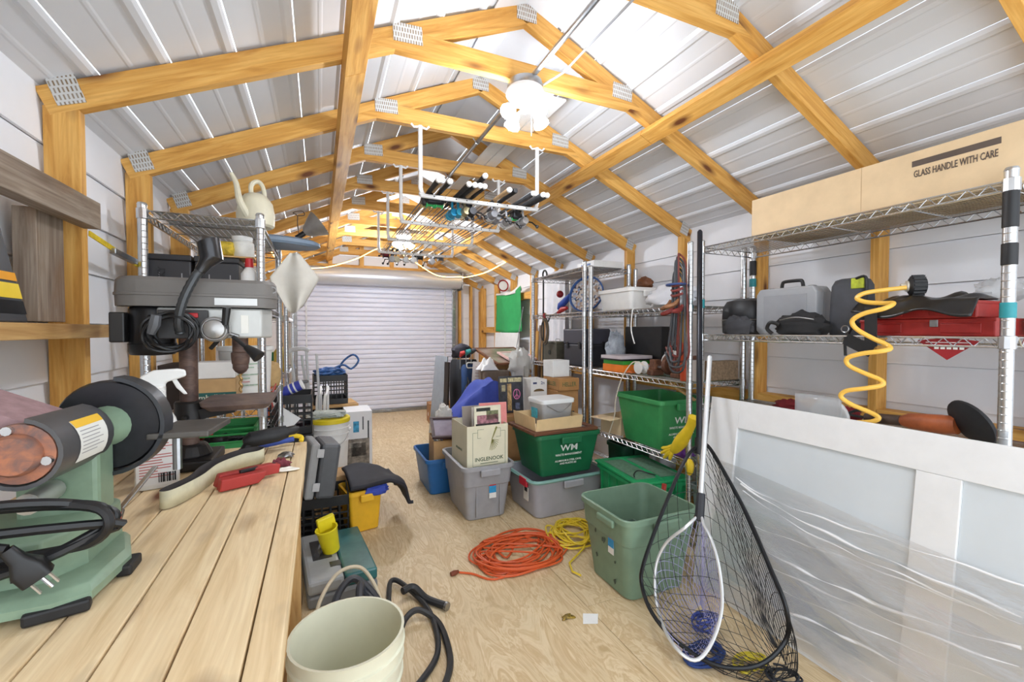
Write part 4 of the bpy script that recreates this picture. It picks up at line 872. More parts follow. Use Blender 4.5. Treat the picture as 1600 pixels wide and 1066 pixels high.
rt = thing('wrench_handle', 'red pipe wrench sticking up behind the sage green tote', 'wrench', (1.80,1.93,.0), .2)
MB().tube([(0,0,.05),(0,0,.30),(.02,0,.40)],[.012,.012,.014],8).build('handle', M((176,60,48),.5), rt)
MB().prism([(-.02,0),(.03,0),(.03,.06),(.015,.06),(.015,.02),(-.02,.02)],-.01,.01,'y').build('jaw', STEEL(), rt, 0)
gb_ = tote('storage_bin', 'grey plastic bin of odds and ends under the middle right rack', 'bin', (2.245,1.89,0), 0, .28, .26, .34, M((150,160,162),.45), taper=.86)
carton('small_white_box', 'small white box with a barcode in the grey bin under the middle rack', (2.19,1.95,.3), .1, .10, .06, .11, M((236,236,234),.6,0,.02))
b = MB().tube(smooth_path(heap(6,.07,.05,.05,.003,12),3),.003,5).build('wire_coil', M((64,130,84),.5), None); at(b,(2.25,1.84,.30)); tag(b, 'green wire coil in the grey bin under the middle rack', 'wire')
# green attached-lid crate
gcx, gcy = 1.97, 2.32
gk = thing('lidded_crate', 'bright green plastic crate with hinged lid under the middle right rack', 'crate', (gcx, gcy, 0), -.12)
tub_mesh(.36, .50, .345, .9, .02, lip=.016).build('tub', KELLY, gk, 35)
MB().box((-.20,-.27,.346),(.0,.27,.362)).build('lid', KELLY, gk, 0, .004); MB().box((.002,-.27,.346),(.20,.27,.362)).build('lid', KELLY, gk, 0, .004)
MB().box((-.16,-.20,.3622),(-.02,.20,.3665)).build('textured_panel', M((104,140,116),.7,0,.15,60), gk, 0); MB().box((.02,-.20,.3622),(.16,.20,.3665)).build('textured_panel', M((104,140,116),.7,0,.15,60), gk, 0)
for x in (-.10,.10): MB().box((x-.02,-.275,.29),(x+.02,-.262,.345)).build('latch', KELLY, gk, 0, .002)
for y in (-.2,-.1,0,.1,.2): MB().box((-.184,y-.006,.03),(-.174,y+.006,.31)).build('rib', KELLY, gk, 0, .002)
for x in (-.12,-.04,.04,.12): MB().box((x-.006,-.252,.03),(x+.006,-.236,.31)).build('rib', KELLY, gk, 0, .002)
MB().box((-.184,-.09,.135),(-.1832,-.02,.152)).build('printed_logo', INK, gk, 0)
for z in (.115,.10,.085): MB().box((-.184,-.09,z),(-.1832,-.02,z+.006)).build('printed_line', INK, gk, 0)
tag(at(MB().tube(smooth_path([(-.14,-.03,0),(-.12,.0,.012),(-.07,.02,.02),(-.02,-.02,.008),(0,-.06,.006)],5),.004,6).build('black_strap', BLACK(), None),(gcx-.03,gcy-.12,.366)), 'thin black strap lying on the bright green crate lid', 'strap')
dk = tote('storage_bin', 'dark green bin behind the bright green crate', 'bin', (2.26,2.80,0), 0, .28, .22, .40, M((20,72,48),.5), taper=.9)
# trash on floor
tag(at(MB().prism([(-.05,-.02),(.01,-.045),(.05,.01),(-.012,.04)],0,.0012,'z').build('paper_scrap', WHITE(), None, 0),(1.095,1.615,.0005)), 'square white paper scrap on the plywood floor', 'paper')
rag('candy_wrapper', 'small yellow and brown wrapper on the plywood floor', 'wrapper', (1.005,1.66,0), .028,.016,.012, M((150,122,34),.5,0,.5,90), 6)
# wooden crate far, blue jacket, rag
carton('wooden_crate', 'small brown box alone on the floor in front of the roll-up door', (1.55, 6.05, 0), -.1, .34, .26, .27, M((168,122,80),.7,0,.12,20))
c_ = C.objects['wooden_crate']; MB().lathe([(.028,-.1712),(.03,-.1708),(.03,-.1702)],14,(0,-.04,.12),'x').build('hand_hole', INK, c_); MB().box((-.06,-.1312,.17),(.06,-.1304,.21)).build('stencil', M((120,80,50),.8), c_, 0)
# ------------------------------------------------------------------ pile in front of the door, right
gl = thing('golf_bag', 'black and blue golf bag standing before the roll-up door', 'golf bag', (1.58,5.02,0), .25, None, -.06, .04)
b = MB(); b.loft([b.rrect(0,0,z,w_,d_,.09,5) for z, w_, d_ in ((0,.28,.26),(.03,.31,.29),(.3,.30,.28),(.6,.31,.29),(.90,.30,.28),(.94,.27,.25))]).build('body', M((34,36,42),.7,0,.1), gl, 40)
b = MB(); b.loft([b.rrect(-.02,-.12,z,w_,d_,.05,4) for z, w_, d_ in ((.40,.15,.1),(.43,.19,.13),(.84,.19,.13),(.88,.15,.1))]).build('front_pocket', M((40,72,120),.7,0,.1), gl, 40)
MB().bar((-.11,-.19,.36),(.11,-.19,.80),.12,.03,(0,-1,0)).build('shoulder_strap', M((28,30,34),.7), gl, 0, .01)
text('IG', .12, INK, gl, face((.015,-.208,.60),'-y',.9)); MB().tube(MB().rrect(0,0,0,.1,.06,.02,3),.008,5,True).build('emblem', INK, gl).matrix_local = face((-.03,-.19,.87),'-y')
for k, (x, y, l, c) in enumerate(((-.07,-.08,.11,(190,52,46)),(.07,-.07,.14,(60,60,66)),(.0,-.09,.13,(50,150,150)))):
    cl = thing('golf_club', ['golf club with a red head cover in the golf bag','golf club with a black padded head cover in the golf bag','golf club with a teal grip in the golf bag'][k], 'golf club', gl.location+Vector((x,y-.0,.88)))
    MB().cyl((0,0,-.3),(0,0,l),.006,None,8).build('shaft', STEEL(), cl); MB().tube([(0,0,l-.01),(.015,-.02,l+.03),(.05,-.03,l+.045)],[.012,.03,.02],10).build('head', M(c,.5), cl)
blob('camera_bag', 'dark padded bag on top of the golf bag', 'bag', (1.58,5.10,.955), (.12,.09,.10), M((52,50,60),.75,0,.2), 44, .3)
tag(at(MB().box((-.01,-.16,0),(.01,.16,.98)).build('mirror_panel', M((176,186,192),.12,.6,.05), None, 0, .003),(1.28,5.25,0),.2,0,.10), 'narrow silver panel leaning left of the golf bag', 'panel')
tag(at(MB().box((-.012,-.05,0),(.012,.05,.92)).build('dark_board', M((40,32,30),.6), None, 0, .003),(1.34,4.98,0),.2,0,.03), 'narrow dark board standing between the silver panel and golf bag', 'board')
def tarp(u_, v_):
    x = -.34+.66*u_; t = max(0, min(1, (u_-.05)*1.9)) if u_ < .85 else 1-(u_-.85)*2.2
    y = -.20+.40*v_; z = .30+.46*t**.9 + .025*math.sin(u_*17+v_*6)*t
    if v_ < .16: z = z*(.10+.90*(v_/.16)**.5); y -= .05*(1-v_/.16)-.012*math.sin(u_*21)
    if u_ < .15: z *= .9+.67*u_
    return (x, y+.03*math.sin(u_*9), max(.006, z))
bj = MB().grid(tarp, 34, 22).build('blue_jacket', M((64,84,180),.75,0,.08,8), None, 60, thick=.006); at(bj, (1.37,4.02,.02), -.08); tag(bj, 'bright blue jacket heaped over boxes in the middle of the floor pile', 'jacket')
blob('white_tshirt', 'white cloth bundle at the left end of the blue jacket', 'cloth', (1.06,3.98,.40), (.08,.06,.11), M((232,230,224),.9,0,.06), 7, .35)
carton('low_carton', 'low brown carton under the white cloth bundle', (1.10,4.03,0), 0, .20,.28,.20, CARD())
carton('brown_carton', 'brown carton under the blue jacket', (1.49,4.05,0), -.08, .26, .24, .54, CARD())
def picture(label, loc, rz, lean, w_, h, fmat, gmat, bw=.03, dp_=.022):
    t = thing('picture_frame', label, 'picture frame', loc, rz, None, lean)
    for a, b in (((-w_/2,0,0),(w_/2,dp_,bw)), ((-w_/2,0,h-bw),(w_/2,dp_,h)), ((-w_/2,0,bw),(-w_/2+bw,dp_,h-bw)), ((w_/2-bw,0,bw),(w_/2,dp_,h-bw))): MB().box(a, b).build('frame_side', fmat, t, 0, .003)
    MB().box((-w_/2+bw,.006,bw),(w_/2-bw,.012,h-bw)).build('glazing', gmat, t, 0); return t
carton('large_carton', 'large brown carton supporting the picture frames in the far pile', (2.07,4.80,0), .0, .44, .30, .93, CARD())
picture('large dark wooden picture frame leaning on top of the far pile', (2.02,4.36,.935), .06, -1.36, .56, .70, DARKW(), M((150,132,120),.2,0,.2,6))
picture('pale pink framed certificate lying behind the dark wooden frame', (2.08,4.403,.977), .06, -1.36, .36, .32, M((226,186,178),.5), M((200,190,186),.3,0,.1))
nb = thing('notice_sheet', 'white typed notice sheet leaning beside the golf bag', 'notice', (1.63,4.50,.58), -.12, None, -.14, .10)
MB().box((-.13,0,0),(.13,.004,.36)).build('sheet', M((228,222,220),.7,0,.04), nb, 0)
for k in range(8): MB().box((-.10,-.0008,.30-.034*k),(.02+.07*math.sin(k*5)**2,-.0002,.306-.034*k)).build('text_line', M((196,150,150),.7), nb, 0)
carton('document_box', 'tall grey carton behind the typed notice sheet', (1.66,4.64,0), -.12, .26, .18, .575, M((120,116,110),.8,0,.1))
blob('black_bag', 'dark plastic bag between the notice sheet and the white cloth in the pile', 'bag', (1.43,4.40,0), (.07,.08,.42), M((48,52,50),.35,0,.3), 51, .35)
carton('towel_carton', 'brown carton under the white towel in the far pile', (1.72,4.385,0), 0, .28,.2,.86, M((120,104,90),.8,0,.1))
rag('white_towel', 'white towel hanging over the pile beside the clear bags', 'towel', (1.645,4.37,.8625), .10,.07,.16, M((240,240,238),.9,0,.03), 13)
ph_ = thing('record_album', 'dark poster album with a pink peace sign, standing in the pile', 'album', (1.50,3.40,.585), -.05, None, -.08)
MB().box((-.16,0,0),(.16,.03,.34)).build('album', M((58,58,66),.5,0,.25,20), ph_, 0, .003)
for x0, z0, x1, z1, c in ((-.15,.285,-.06,.32,(210,196,150)),(-.045,.285,.14,.325,(216,204,160)),(-.13,.20,-.08,.26,(190,178,140)),(-.055,.02,.0,.27,(200,164,110)),(.05,.03,.11,.09,(110,120,150)),(-.14,.03,-.08,.08,(120,118,140))): MB().box((x0,-.0012,z0),(x1,-.0002,z1)).build('printed_picture', M(c,.5,0,.3,40), ph_, 0, .0)
b = MB().tube(ring_pts((.07,-.002,.17),.045,20,'y'),.005,5,True)
for a in (PI/2,-PI/2,-PI/2+.8,-PI/2-.8): b.tube([(.07,-.002,.17),(.07+math.cos(a)*.045,-.002,.17+math.sin(a)*.045)],.0045,5)
b.build('peace_sign', M((224,130,180),.5), ph_)
ph_.scale = (.68,1,.92)
carton('file_box', 'white file box with a hand hole behind the clear bucket', (1.695,3.37,.585), -.03, .15, .2, .29, M((232,230,226),.6,0,.03), {'f': (-.05,.001)})
fbx = C.objects['file_box']; MB().prism([(.05*math.cos(a),.022*math.sin(a)) for a in [PI*k/6 for k in range(7)]],-.1025,-.1002,'y').build('hand_hole', M((120,96,60),.8), fbx, 0).location = (0,0,.19)
text('2n', .036, M((60,70,110),.6), fbx, face((.035,-.1012,.26),'-y')); MB().box((-.055,-.1013,.252),(-.02,-.1005,.268)).build('pen_mark', M((60,70,110),.6), fbx, 0)
carton('brown_carton', 'brown carton under the peace sign album and the white file box', (1.585,3.46,0), -.0, .36, .34, .58, M((178,134,88),.8,0,.08))
carton('grey_crate', 'grey plastic crate end showing between the wine carton and the green recycling bin', (1.27,3.44,0), .2, .18, .20, .60, M((150,152,160),.5,0,.05), {}, 'crate')

bp = blob('clear_bag', 'clear plastic bag of white packing on top of the far pile', 'bag', (1.95,4.20,.79), (.12,.11,.18), M((226,226,220),.25,0,.08,6,alpha=.75), 61, .32, 3)
carton('carton_stack_base', 'brown carton under the clear plastic bag of packing', (2.02,4.215,0), 0, .28, .28, .785, CARD())
carton('white_carton', 'plain white carton on the pile in front of the far rack black case', (1.865,3.28,.8965), .1, .17, .15, .14, WHITE())
hb = carton('heller_carton', 'flat brown carton reading HELLER on a larger carton under the far right rack', (1.875,3.22,.795), .0, .19, .28, .10, M((176,128,76),.8,0,.07))
text('HELLER', .05, M((92,104,62),.7), hb, face((-.0,-.1406,.05),'-y'), font_sx=.8); text('HELLER', .05, M((92,104,62),.7), hb, face((-.0956,0,.05),'-x'))
hb2 = carton('moving_carton', 'large brown carton under the HELLER carton', (1.875,3.265,0), 0, .20, .33, .792, M((176,130,80),.8,0,.07))
MB().box((.0,-.1662,.6),(.06,-.1654,.62)).build('stencil', DARKINK, hb2, 0)
# ================================================================== MIDDLE AND FAR RIGHT RACKS
SA, SB, SC = .5045, .9795, 1.4395
wb2 = wm_bin((2.185, 2.37, SA), .03, 'light green WM recycling bin on the low shelf of the middle right rack', M((58,144,84),.42,0,.06), .40, .46, .335)
wb2.rotation_euler = (0,0,-.02)
tag(at(MB().cbox((0,0,0),(.03,.20,.012)).build('wood_stick', TANW(), None, 0, .002),(2.22,2.20,SA+.375),.3,.5), 'wooden paint stick resting on the light green bin edge', 'stick')
cf = carton('flapped_carton', 'small open cardboard carton with bent flaps on the low shelf behind the light green bin', (2.13,2.74,SA), .2, .22, .20, .13, PALECARD(), {'f': (1.2,.04), 'l': (1.6,.12), 'r': (.6,.1)})
gv = thing('rubber_gloves', 'yellow rubber gloves on the low shelf edge of the middle right rack', 'gloves', (1.99,2.10,SA+.035))
YG = M((240,206,44),.5,0,.06); GO = gv.location.copy()
gp = [P(1084,652,x=1.945),P(1078,668,x=1.95),P(1068,684,x=1.96),P(1058,698,x=1.97),P(1050,706,x=1.97)]
MB().tube(smooth_path([p-GO for p in gp],4),[.030,.029,.027,.026,.026,.028,.031,.034,.037,.039,.039,.037,.035,.032,.028,.022,.014],12).build('glove', YG, gv)
for j, (u, v) in enumerate(((1034,700),(1033,708),(1037,716),(1046,719))): MB().tube(smooth_path([P(1054-j,696+3*j,x=1.965)-GO,P((u+1052)/2,(v+700)/2,x=1.96)-GO,P(u,v,x=1.965)-GO],3),[.014,.014,.0135,.013,.012,.011,.006],8).build('finger', YG, gv)
MB().tube(smooth_path([P(1074,718,x=1.96)-GO,P(1078,728,x=1.95)-GO,P(1077,742,x=1.95)-GO],4),[.018,.021,.023,.024,.024,.022,.02,.016,.01],10).build('glove', YG, gv)
rag('purple_cloth', 'purple cloth under the yellow rubber gloves', 'cloth', (2.08,2.05,SA), .05,.05,.06, M((96,44,126),.85,0,.15), 23)
# shelf B
ob = lambda n, l, loc, rz, sx, sy, sz, c: carton(n, l, loc, rz, sx, sy, sz, M(c,.45,0,.06))
ob('orange_case', 'orange flat plastic case at the bottom of the stack on the middle rack', (2.16,2.70,SB), .03, .28,.24,.055,(238,128,34)); ob('green_case', 'green flat plastic case in the middle of the stack on the middle rack', (2.16,2.71,SB+.056), .05, .26,.23,.03,(70,180,66))
cl_ = ob('clear_lidded_case', 'flat grey case with black clips on top of the green and orange cases', (2.15,2.70,SB+.087), .0, .29,.25,.035,(206,196,200)); MB().box((-.147,-.127,.0),(.147,.127,.012)).build('black_edge', BLACK(), cl_, 0)
blob('bubble_wrap', 'clear bubble wrap bag standing behind the flat cases on the middle rack', 'bag', (2.20,2.895,SB), (.09,.042,.17), M((196,204,214),.2,0,.2,20,alpha=.7), 71, .35, 4)
carton('flat_black_case', 'large black flat case leaning at the back of the middle rack', (2.36,2.72,SB), 0, .08, .42, .34, BLACK())
rag('orange_extension_cord', 'orange cord heap in front of the flat cases on the middle rack', 'cord', (2.07,2.545,SB), .03,.022,.03, M((232,116,40),.6,0,.3,40), 29, 10, 6)
rg = thing('bench_grinder', 'rusty bench grinder on the middle rack', 'grinder', (2.17,2.15,SB))
RUST = WOOD('rusted_brown',(130,86,62),(104,66,48),(70,46,36),False,(10,10,10))
MB().cyl((0,-.07,.075),(0,.07,.075),.055,None,18).build('motor', RUST, rg); MB().box((-.06,-.05,0),(.06,.05,.03)).build('base', RUST, rg, 0, .005)
for s in (-1,1): MB().lathe([(.0,s*.09),(.07,s*.09),(.072,s*.10),(.072,s*.12),(.0,s*.122)],20,(0,0,.08),'y').build('wheel_guard', RUST, rg)
bv = thing('pipe_vise', 'rusty brown vise beside the bench grinder on the middle rack', 'vise', (2.13,2.36,SB))
MB().box((-.05,-.03,0),(.05,.03,.04)).box((-.03,-.028,.04),(.03,.028,.11)).build('body', RUST, bv, 0, .006); MB().cyl((0,-.09,.06),(0,.06,.06),.009).cyl((-.04,-.09,.06),(.04,-.09,.06),.004).build('screw', STEEL(), bv)
lr = thing('cable_reel', 'small white cable reel beside the vise on the middle rack', 'reel', (2.10,2.47,SB)); MB().lathe([(.01,-.03),(.045,-.03),(.045,-.022),(.02,-.018),(.02,.018),(.045,.022),(.045,.03),(.01,.03)],18,(0,0,.046),'x').build('spool', WHITE(), lr)
blob('white_bag', 'crumpled white paper bag behind the bench grinder', 'bag', (2.30,2.38,SB), (.07,.07,.10), WHITE(), 77, .3)
od = thing('hedge_trimmer', 'orange and black power tool hanging upright at the near post of the middle rack', 'power tool', (2.06,2.02,SB), .3)
MB().tube([(0,0,.0),(0,.0,.09),(.01,.02,.16),(.0,.04,.23),(-.01,.06,.28)],[.03,.032,.026,.02,.016],12).build('body', M((220,84,36),.45,0,.08), od); MB().tube(smooth_path([(0,.03,.18),(-.03,.07,.2),(-.04,.09,.15),(-.02,.06,.10)],4),.012,8).build('grip', BLACK(), od)
wx = carton('white_case', 'small white battery case at the near end of the middle rack', (2.10,1.96,SB), 0, .06, .045, .13, WHITE())
bb = carton('corrugated_block', 'brown corrugated block at the near end of the middle rack', (2.31,1.975,SB), 0, .24, .06, .12, M((150,126,100),.9,0,.2,60))
# shelf C
wt = tote('white_tub', 'large white plastic tub on the upper shelf of the middle right rack', 'tub', (2.21,2.72,SC), 0, .33, .40, .165, WHITE(), taper=.9, r=.03, lip=.012)
blob('hat_cloth', 'grey cloth heap filling the large white tub', 'cloth', (2.22,2.78,SC+.04), (.10,.09,.09), M((190,188,182),.9,0,.15), 81, .3)
blob('plastic_bag', 'white plastic shopping bag on the upper shelf of the middle rack', 'bag', (2.16,2.24,SC), (.13,.21,.085), M((232,234,240),.3,0,.05,5), 84, .4, 3.2)
bt_ = thing('white_strap', 'white cord dangling from the upper shelf of the middle rack', 'cord', (1.985,2.42,SC)); MB().tube(smooth_path([(.05,0,.004),(0,0,.0),(-.012,0,-.05),(-.008,.01,-.15),(-.012,-.03,-.24)],5),.004,6).build('cord', WHITE(), bt_)
blob('brown_shoe', 'brown wooden block poking out of the large white tub', 'wood block', (2.24,2.60,SC+.168), (.05,.07,.05), M((112,66,36),.5,0,.2), 88, .2)
# jumper cables on the near post of the middle rack
jc = thing('jumper_cables', 'bundle of red and black jumper cables hanging on the middle rack post', 'cables', (1.95,1.965,1.0))
for k in range(7):
    c = [(120,56,50),(56,58,62),(70,72,76)][k % 3]; x = -.02-.008*(k % 3); dy = .012*k-.03
    hgt = .74-.02*k; lo = .08+.03*((k*5) % 4)
    MB().tube(smooth_path([(x,.02+dy,lo+.06),(x-.01,-.01+dy*.6,hgt*.6),(x,.0+dy*.4,hgt-.04),(x+.02,.0,hgt),(x+.025,-.045,hgt-.08),(x-.01,-.05-.008*k,hgt*.5),(x-.02,-.04-.012*k,lo),(x-.02,.0,lo-.03),(x-.01,.03+dy,lo+.05)],5),.0065,6).build('cable', M(c,.5,0,.1), jc)
for k in range(4):
    o = MB().tube(smooth_path([(0,0,0),(.0,.02,-.03),(-.005,.05,-.045),(-.005,.075,-.05)],4),[.008+.007*math.sin(i*.26) for i in range(13)],8).build('clamp', M([(150,104,70),(132,50,46)][k % 2],.45,.2,.15), jc); o.location = (-.045,.02-.03*k,.47-.035*(k % 2)); o.rotation_euler = (0,.2*k,.4*k)
MB().tube(ring_pts((-.025,.0,.56),.045,14,'z',.06),.007,6,True).build('blue_tie', M((60,84,140),.6), jc)
for k in range(3): MB().tube(smooth_path([(-.03,.03,.50+.03*k),(-.055,-.02,.49+.03*k),(-.03,-.06,.505+.03*k)],5),.008,6).build('loop', M((126,54,50),.5), jc)
# ---- far rack
tag(at(MB().lathe([(.0,0),(.155,.0),(.165,.01),(.165,.03),(.158,.03),(.152,.008),(0,.008)],32).build('serving_tray', [M((70,110,178),.35,.2,.1)], None),(2.17,3.27,SC+.168),.0,0,-1.35), 'round blue-rimmed decorated tray leaning on the far right rack', 'tray')
tr_ = C.objects['serving_tray']; tr_.rotation_euler = (0,-1.30,.5)
def patch_mat():
    m, t, b = nt('printed_picture'); v = coords(t, (1,1,1), False); vo = t.nodes.new('ShaderNodeTexVoronoi'); vo.inputs['Scale'].default_value = 55; t.links.new(v, vo.inputs['Vector'])
    sp_ = t.nodes.new('ShaderNodeSeparateColor'); t.links.new(vo.outputs['Color'], sp_.inputs[0])
    t.links.new(ramp(t, sp_.outputs[0], [(.0,rgb(232,232,236)),(.35,rgb(206,190,170)),(.5,rgb(150,98,66)),(.62,rgb(236,232,228)),(.8,rgb(120,150,196)),(.95,rgb(60,66,80))]), b.inputs['Base Color']); b.inputs['Roughness'].default_value = .4; return m
MB().lathe([(.0,.0095),(.15,.0095),(.15,.011),(0,.011)],32).build('picture', patch_mat(), tr_)
tg = thing('toy_blaster', 'blue and red plastic toy gun lying beside the decorated tray', 'toy', (2.12,3.60,SC))
MB().tube([(0,-.12,.18),(0,-.06,.14),(0,.04,.09),(0,.08,.06)],[.016,.03,.036,.02],10).build('body', M((44,84,180),.45,0,.08), tg); MB().tube([(-.02,-.1,.06),(-.02,-.02,.05),(-.02,.06,.02)],[.016,.026,.016],10).build('stock', M((196,48,48),.45), tg)
MB().ball((0,.06,.20),.035).build('ball', M((150,26,34),.4), tg); MB().tube([(-.02,.08,.02),(-.03,.2,-.01),(-.03,.24,-.06)],.008,6).build('barrel', BLACK(), tg)
bc = thing('black_tool_chest', 'black plastic chest on the middle shelf of the far right rack', 'tool chest', (2.17,3.28,SB))
MB().box((-.13,-.17,0),(.13,.17,.19)).build('body', M((48,48,54),.5,0,.05), bc, 0, .01); MB().box((-.135,-.175,.19),(.135,.175,.325)).build('lid', M((66,66,76),.5,0,.05), bc, 0, .012)
for y in (-.1,.1): MB().box((-.142,y-.015,.15),(-.134,y+.015,.215)).build('latch', BLACK(), bc, 0, .003)
for x in (-.06,.06): MB().box((x-.015,-.182,.15),(x+.015,-.174,.215)).build('latch', BLACK(), bc, 0, .003)
ab = thing('ammo_can', 'olive metal ammunition can on the far right rack', 'metal box', (2.12,3.70,SB)); MB().box((-.09,-.13,0),(.09,.13,.185)).build('body', M((88,84,70),.5,.2,.15), ab, 0, .005); MB().box((-.094,-.134,.185),(.094,.134,.205)).build('lid', M((96,92,76),.5,.2,.15), ab, 0, .005)
MB().lathe([(.0,-.0955),(.022,-.0955),(.022,-.091)],14,(0,0,.1),'x').build('emblem', M((40,42,34),.6), ab); MB().tube(smooth_path([(0,-.04,.205),(0,-.035,.225),(0,.035,.225),(0,.04,.205)],4),.004,6).build('handle', STEEL(), ab)
cbk = thing('cable_hank', 'hank of dark cables hanging below the upper shelf of the far right rack', 'cable', (1.99,3.72,SC))
for k in range(4): MB().tube(smooth_path(ring_pts((0,.0+.008*k,-.16),.075-.006*k,12,'x',.13-.008*k),3,True),.005,6,True).build('loop', M([(50,46,42),(120,96,60)][k % 2],.6), cbk)
MB().tube(smooth_path([(0,0,-.03),(-.01,.01,.0),(0,.0,.01)],3),.012,6).build('tie', M((150,40,40),.6), cbk)
carton('flat_white_box', 'flat white box with a blue logo on the top shelf of the far right rack', (2.24,3.18,1.8235), .0, .30,.26,.055, WHITE())
MB().box((-.1512,-.08,.018),(-.1502,.06,.034)).build('blue_print', M((70,110,180),.5), C.objects['flat_white_box'], 0)

hb_ = thing('walking_cane', 'black hooked cane hanging at the far rack', 'cane', (2.13,4.02,.9)); MB().tube(smooth_path([(0,0,-.1),(0,0,.5),(0,0,.88),(0,.01,.98),(0,-.03,1.01),(0,-.07,.98),(0,-.075,.94)],5),.009,8).build('shaft', BLACK(), hb_)
# curtain-like white sheets behind
def sheet(u_, v_): return (.012*math.sin(u_*18), -.2+.4*u_, 1.35*v_+.01*math.sin(u_*6))
tag(at(MB().grid(sheet,24,4).build('white_sheet', M((228,228,232),.6,0,.04), None, 60, thick=.004),(2.41,4.25,.6)), 'white plastic sheet hanging against the right wall behind the far rack', 'sheet')
# flag and wall bits
fg = thing('green_flag', 'green cloth flag with white edges pinned to the right wall', 'flag', (2.44,5.68,1.28))
def flag(u_, v_, z0=0, z1=.54): return (.014*math.sin(u_*9+v_*2), .46-.92*u_, z0+(z1-z0)*v_+(.06*u_-.05*math.sin(PI*u_))*v_+(.03*math.sin(PI*u_)*-1)*(1-v_))
MB().grid(flag,24,10).build('cloth', M((50,164,92),.8,0,.05), fg, 60, thick=.003); MB().grid(lambda u_,v_: flag(u_,v_,.54,.57) if True else 0,24,1).build('white_hem', WHITE(), fg, 60, thick=.003)
tag(at(MB().box((-.01,-.42,0),(.01,.42,.9)).build('foam_board', WHITE(), None, 0, .002),(2.38,5.66,.36),0,0,.04), 'white foam board leaning below the green flag', 'board')
carton('storage_carton', 'brown carton carrying the white foam board', (2.30,5.66,0), 0, .3,.9,.355, CARD())
hn_ = thing('red_horn', 'red and white round horn on the right wall above the green flag', 'horn', (2.40,5.80,1.93)); MB().lathe([(.02,.06),(.035,.03),(.06,0),(.085,-.05),(.08,-.05),(.05,-.01)],18,(0,0,0),'y').build('bell', M((186,40,44),.4), hn_); MB().tube([(.0,.06,0),(.02,.10,0),(.06,.1,0)],.022,10).build('driver', BLACK(), hn_); MB().lathe([(.0,-.03),(.05,-.035),(.066,-.049)],16,(0,0,0),'y').build('rim', WHITE(), hn_)
for k, (y, x, c, top) in enumerate(((4.62,2.40,(150,110,64),1.5),(4.55,2.36,(96,70,44),1.35),(4.48,2.38,(206,172,104),1.28),(4.42,2.34,(84,64,44),1.42))):
    y = 4.50+.085*k; p0 = Vector((2.35,y,0)); p1 = Vector((2.452,y+.10,top)); 
    q = beam('leaning_board', p0+Vector((0,0,.01)), p1, .03, .06, [TANW(),GREYW(),PINE(),DARKW()][k], None); tag(q, ['tan board leaning on the right wall, leftmost of four','weathered grey board leaning on the right wall between tan boards','yellow pine board leaning on the right wall','dark brown board leaning on the right wall, rightmost of four'][k], 'board')
tag(at(MB().tube([(0,0,0),(.34,.12,1.6)],.005,6).build('thin_rod', STEEL(), None),(2.10,5.05,0)), 'thin grey rod leaning over the far pile toward the right wall', 'rod')

tag(MB().tube(smooth_path([P(1008,572,x=2.03),P(990,566,x=2.0),P(972,590,x=1.975),P(962,625,x=1.97),P(960,650,x=1.97),P(950,682,x=1.97)],6),.004,6).build('white_wire', M((226,214,196),.5), None), 'pale wire hanging from the middle rack in front of the flapped carton', 'wire')
blob('scrap_metal', 'dark scrap metal heap at the back of the low shelf of the middle rack', 'scrap', (2.355,2.80,SA), (.055,.10,.09), M((70,68,68),.5,.4,.4,40), 131, .5, 5)
# ================================================================== LEFT RACK CONTENTS
wc = thing('watering_can', 'cream plastic watering can on top of the left wire rack', 'watering can', (-.285,2.50,1.80), 1.2)
MB().lathe([(.07,0),(.082,.01),(.085,.06),(.075,.12),(.05,.155),(.03,.165)],20).build('body', M((222,216,192),.5,0,.05), wc); MB().tube(smooth_path([(-.06,0,.03),(-.10,.02,.10),(-.085,.045,.19),(-.10,.06,.235)],5),[.02-.0008*i for i in range(16)],10).build('spout', M((222,216,192),.5,0,.05), wc)
MB().tube(smooth_path([(0,.02,.155),(.0,.02,.21),(.03,.0,.235),(.06,-.01,.20),(.075,-.01,.10)],5),.011,8).build('handle', M((222,216,192),.5,0,.05), wc)
HB = M((50,50,54),.5,0,.06)
for k, (x, l) in enumerate(((-.60,'black parts organizer on the left wire rack, nearer the wall'),(-.42,'black parts organizer on the left wire rack, beside the rack post'))):
    t = thing('parts_organizer', l, 'organizer', (x,2.43,1.41), 0, None)
    MB().box((-.083,-.10,0),(.083,.14,.185)).build('body', HB, t, 0, .006); MB().box((-.086,-.104,.185),(.086,.143,.21)).build('lid', M((42,42,46),.5), t, 0, .005)
    for xx in (-.03,.05): MB().box((xx-.002,-.102,.03),(xx+.002,-.1,.13)).build('seam', M((150,150,152),.5), t, 0)
    text('HUSKY', .035, M((26,26,28),.5), t, face((-.055 if k else -.02,-.1045,.10),'-y',PI/2))
tag(at(MB().box((-.10,-.08,0),(.10,.08,.006)).build('thin_board', TANW(), None, 0),(-.375,2.40,1.6215)), 'thin board on the black organizer carrying the twine', 'board')
tw = thing('twine_spool', 'yellow twine spool lying on the black organizers', 'twine', (-.405,2.385,1.629), .1); MB().lathe([(.006,-.045),(.034,-.04),(.036,-.03),(.036,.03),(.034,.04),(.006,.045)],18,(0,0,.037),'x').build('twine', M((228,196,66),.8,0,.25,60), tw)
jr = thing('plastic_jar', 'translucent white jar behind the yellow twine', 'jar', (-.335,2.43,1.629)); MB().lathe([(.045,0),(.05,.008),(.05,.075),(.04,.085)],18).build('jar', M((226,226,220),.4), jr); MB().lathe([(.042,.085),(.044,.088),(.044,.105),(.03,.108)],18).build('lid', WHITE(), jr)
